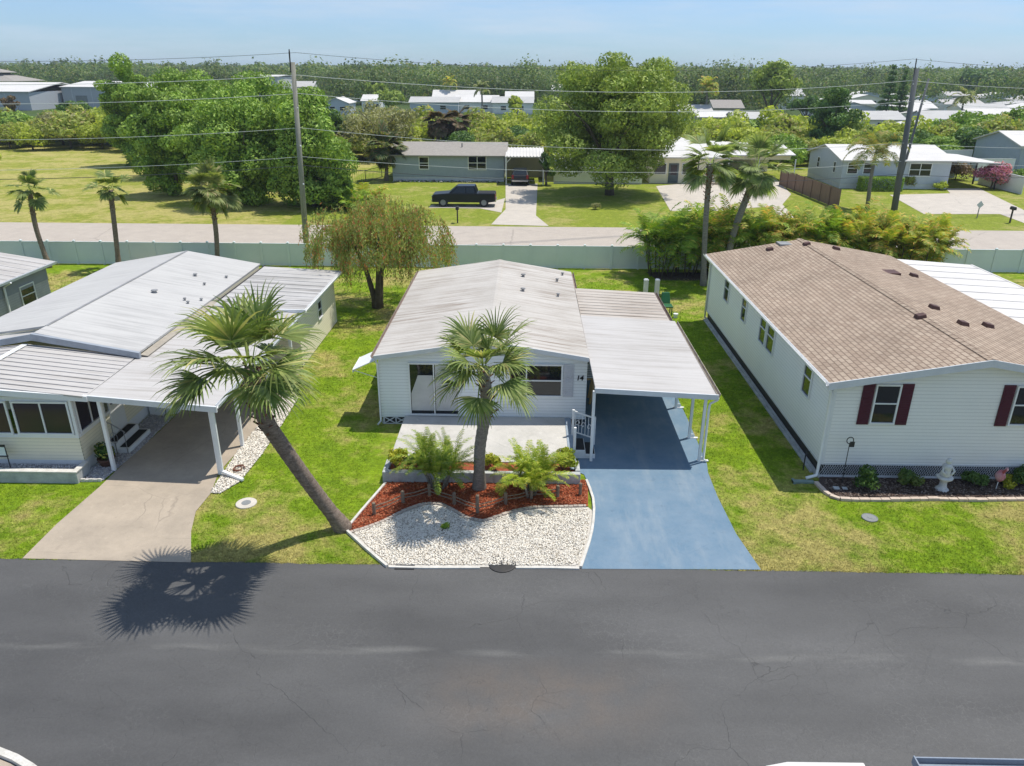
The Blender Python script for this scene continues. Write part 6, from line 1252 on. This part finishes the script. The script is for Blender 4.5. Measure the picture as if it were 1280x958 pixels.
hz = MB().box(-3200, 3200, -60, 3300, -1.1, 32).build('haze', bpy.data.materials.new('haze_air')); tag(hz, 'thin pale summer haze filling the air over the whole place', 'haze', kind='stuff')
hm = hz.data.materials[0]; hm.use_nodes = True; hm.node_tree.nodes.clear(); vo = hm.node_tree.nodes.new('ShaderNodeVolumePrincipled'); ho = hm.node_tree.nodes.new('ShaderNodeOutputMaterial')
vo.inputs['Color'].default_value = (.75, .86, 1, 1); vo.inputs['Density'].default_value = .00022; vo.inputs['Anisotropy'].default_value = .2; hm.node_tree.links.new(vo.outputs[0], ho.inputs['Volume'])

# ------------------------------------------------------------------ home across the road, just below the frame
gz = 2.7; a = at(1143, 946, gz); b_ = at(1290, 950, gz)
H = thing('carport', (a.x, a.y, 0), 'pale carport roof with blue grey gutter at the bottom right edge', 'carport')
c = MB(); c.slab([(a.x+.04, 1.5, gz+.12), (a.x+7, 1.5, gz+.12), (a.x+7, a.y-.14, gz-.02), (a.x+.04, a.y-.14, gz-.02)], .08); c.build('roof', m_roofCp, H)
c = MB(); c.box(a.x, a.x+7, a.y-.02, a.y, gz-.12, gz); c.box(a.x, a.x+7, a.y-.13, a.y-.021, gz-.12, gz-.10); c.box(a.x-.02, a.x, 1.5, a.y, gz-.12, gz+.02); c.build('gutter', M('blue_grey_gutter_edge', (.24, .28, .34), (.2, .23, .28), rough=.45), H)
for x in (a.x+.1, a.x+6.8): c = MB(); c.box(x, x+.1, a.y-.3, a.y-.2, 0, gz-.1); c.build('post', m_white, H)
a = at(955, 954, 2.4); b_ = at(1080, 953, 2.4)
H = thing('manufactured_home', (a.x, 1.5, 0), 'white roof edge of a home at the bottom of the frame', 'house')
c = MB(); c.prism([(a.x+.1, 0), (b_.x, 0), (b_.x, b_.y), (a.x+.35, b_.y-.01), (a.x, b_.y-.09)], 2.3, 2.4); c.build('roof', m_roofW, H, bevel=.02)
c = MB(); siding(c, 'x', b_.y-.4, a.x+.3, b_.x-.2, .3, 2.3, 1); siding(c, 'y', a.x+.3, 0, b_.y-.4, .3, 2.3, -1); siding(c, 'y', b_.x-.2, 0, b_.y-.4, .3, 2.3, 1); c.build('wall', m_sidwhite, H)
c = MB(); pts = [at(x, y) for x, y in ((-60, 925), (-30, 931), (0, 943), (20, 951), (40, 963), (60, 980))]
for p, q in zip(pts, pts[1:]): c.bar((p.x, p.y, .05), (q.x, q.y, .05), .13, .10)
single(c, 'painted_kerb', m_whiteedge, 'curved white kerb on the asphalt at the bottom left corner', 'kerb')
pb = [(p.x, p.y) for p in pts]; flat('tan_driveway', m_conc, [(pb[0][0], pb[0][1]-.08)]+[(x-.05, y-.08) for x, y in pb[1:]]+[(pb[-1][0]-.4, pb[-1][1]-2), (pb[0][0], pb[0][1]-3)], .02)
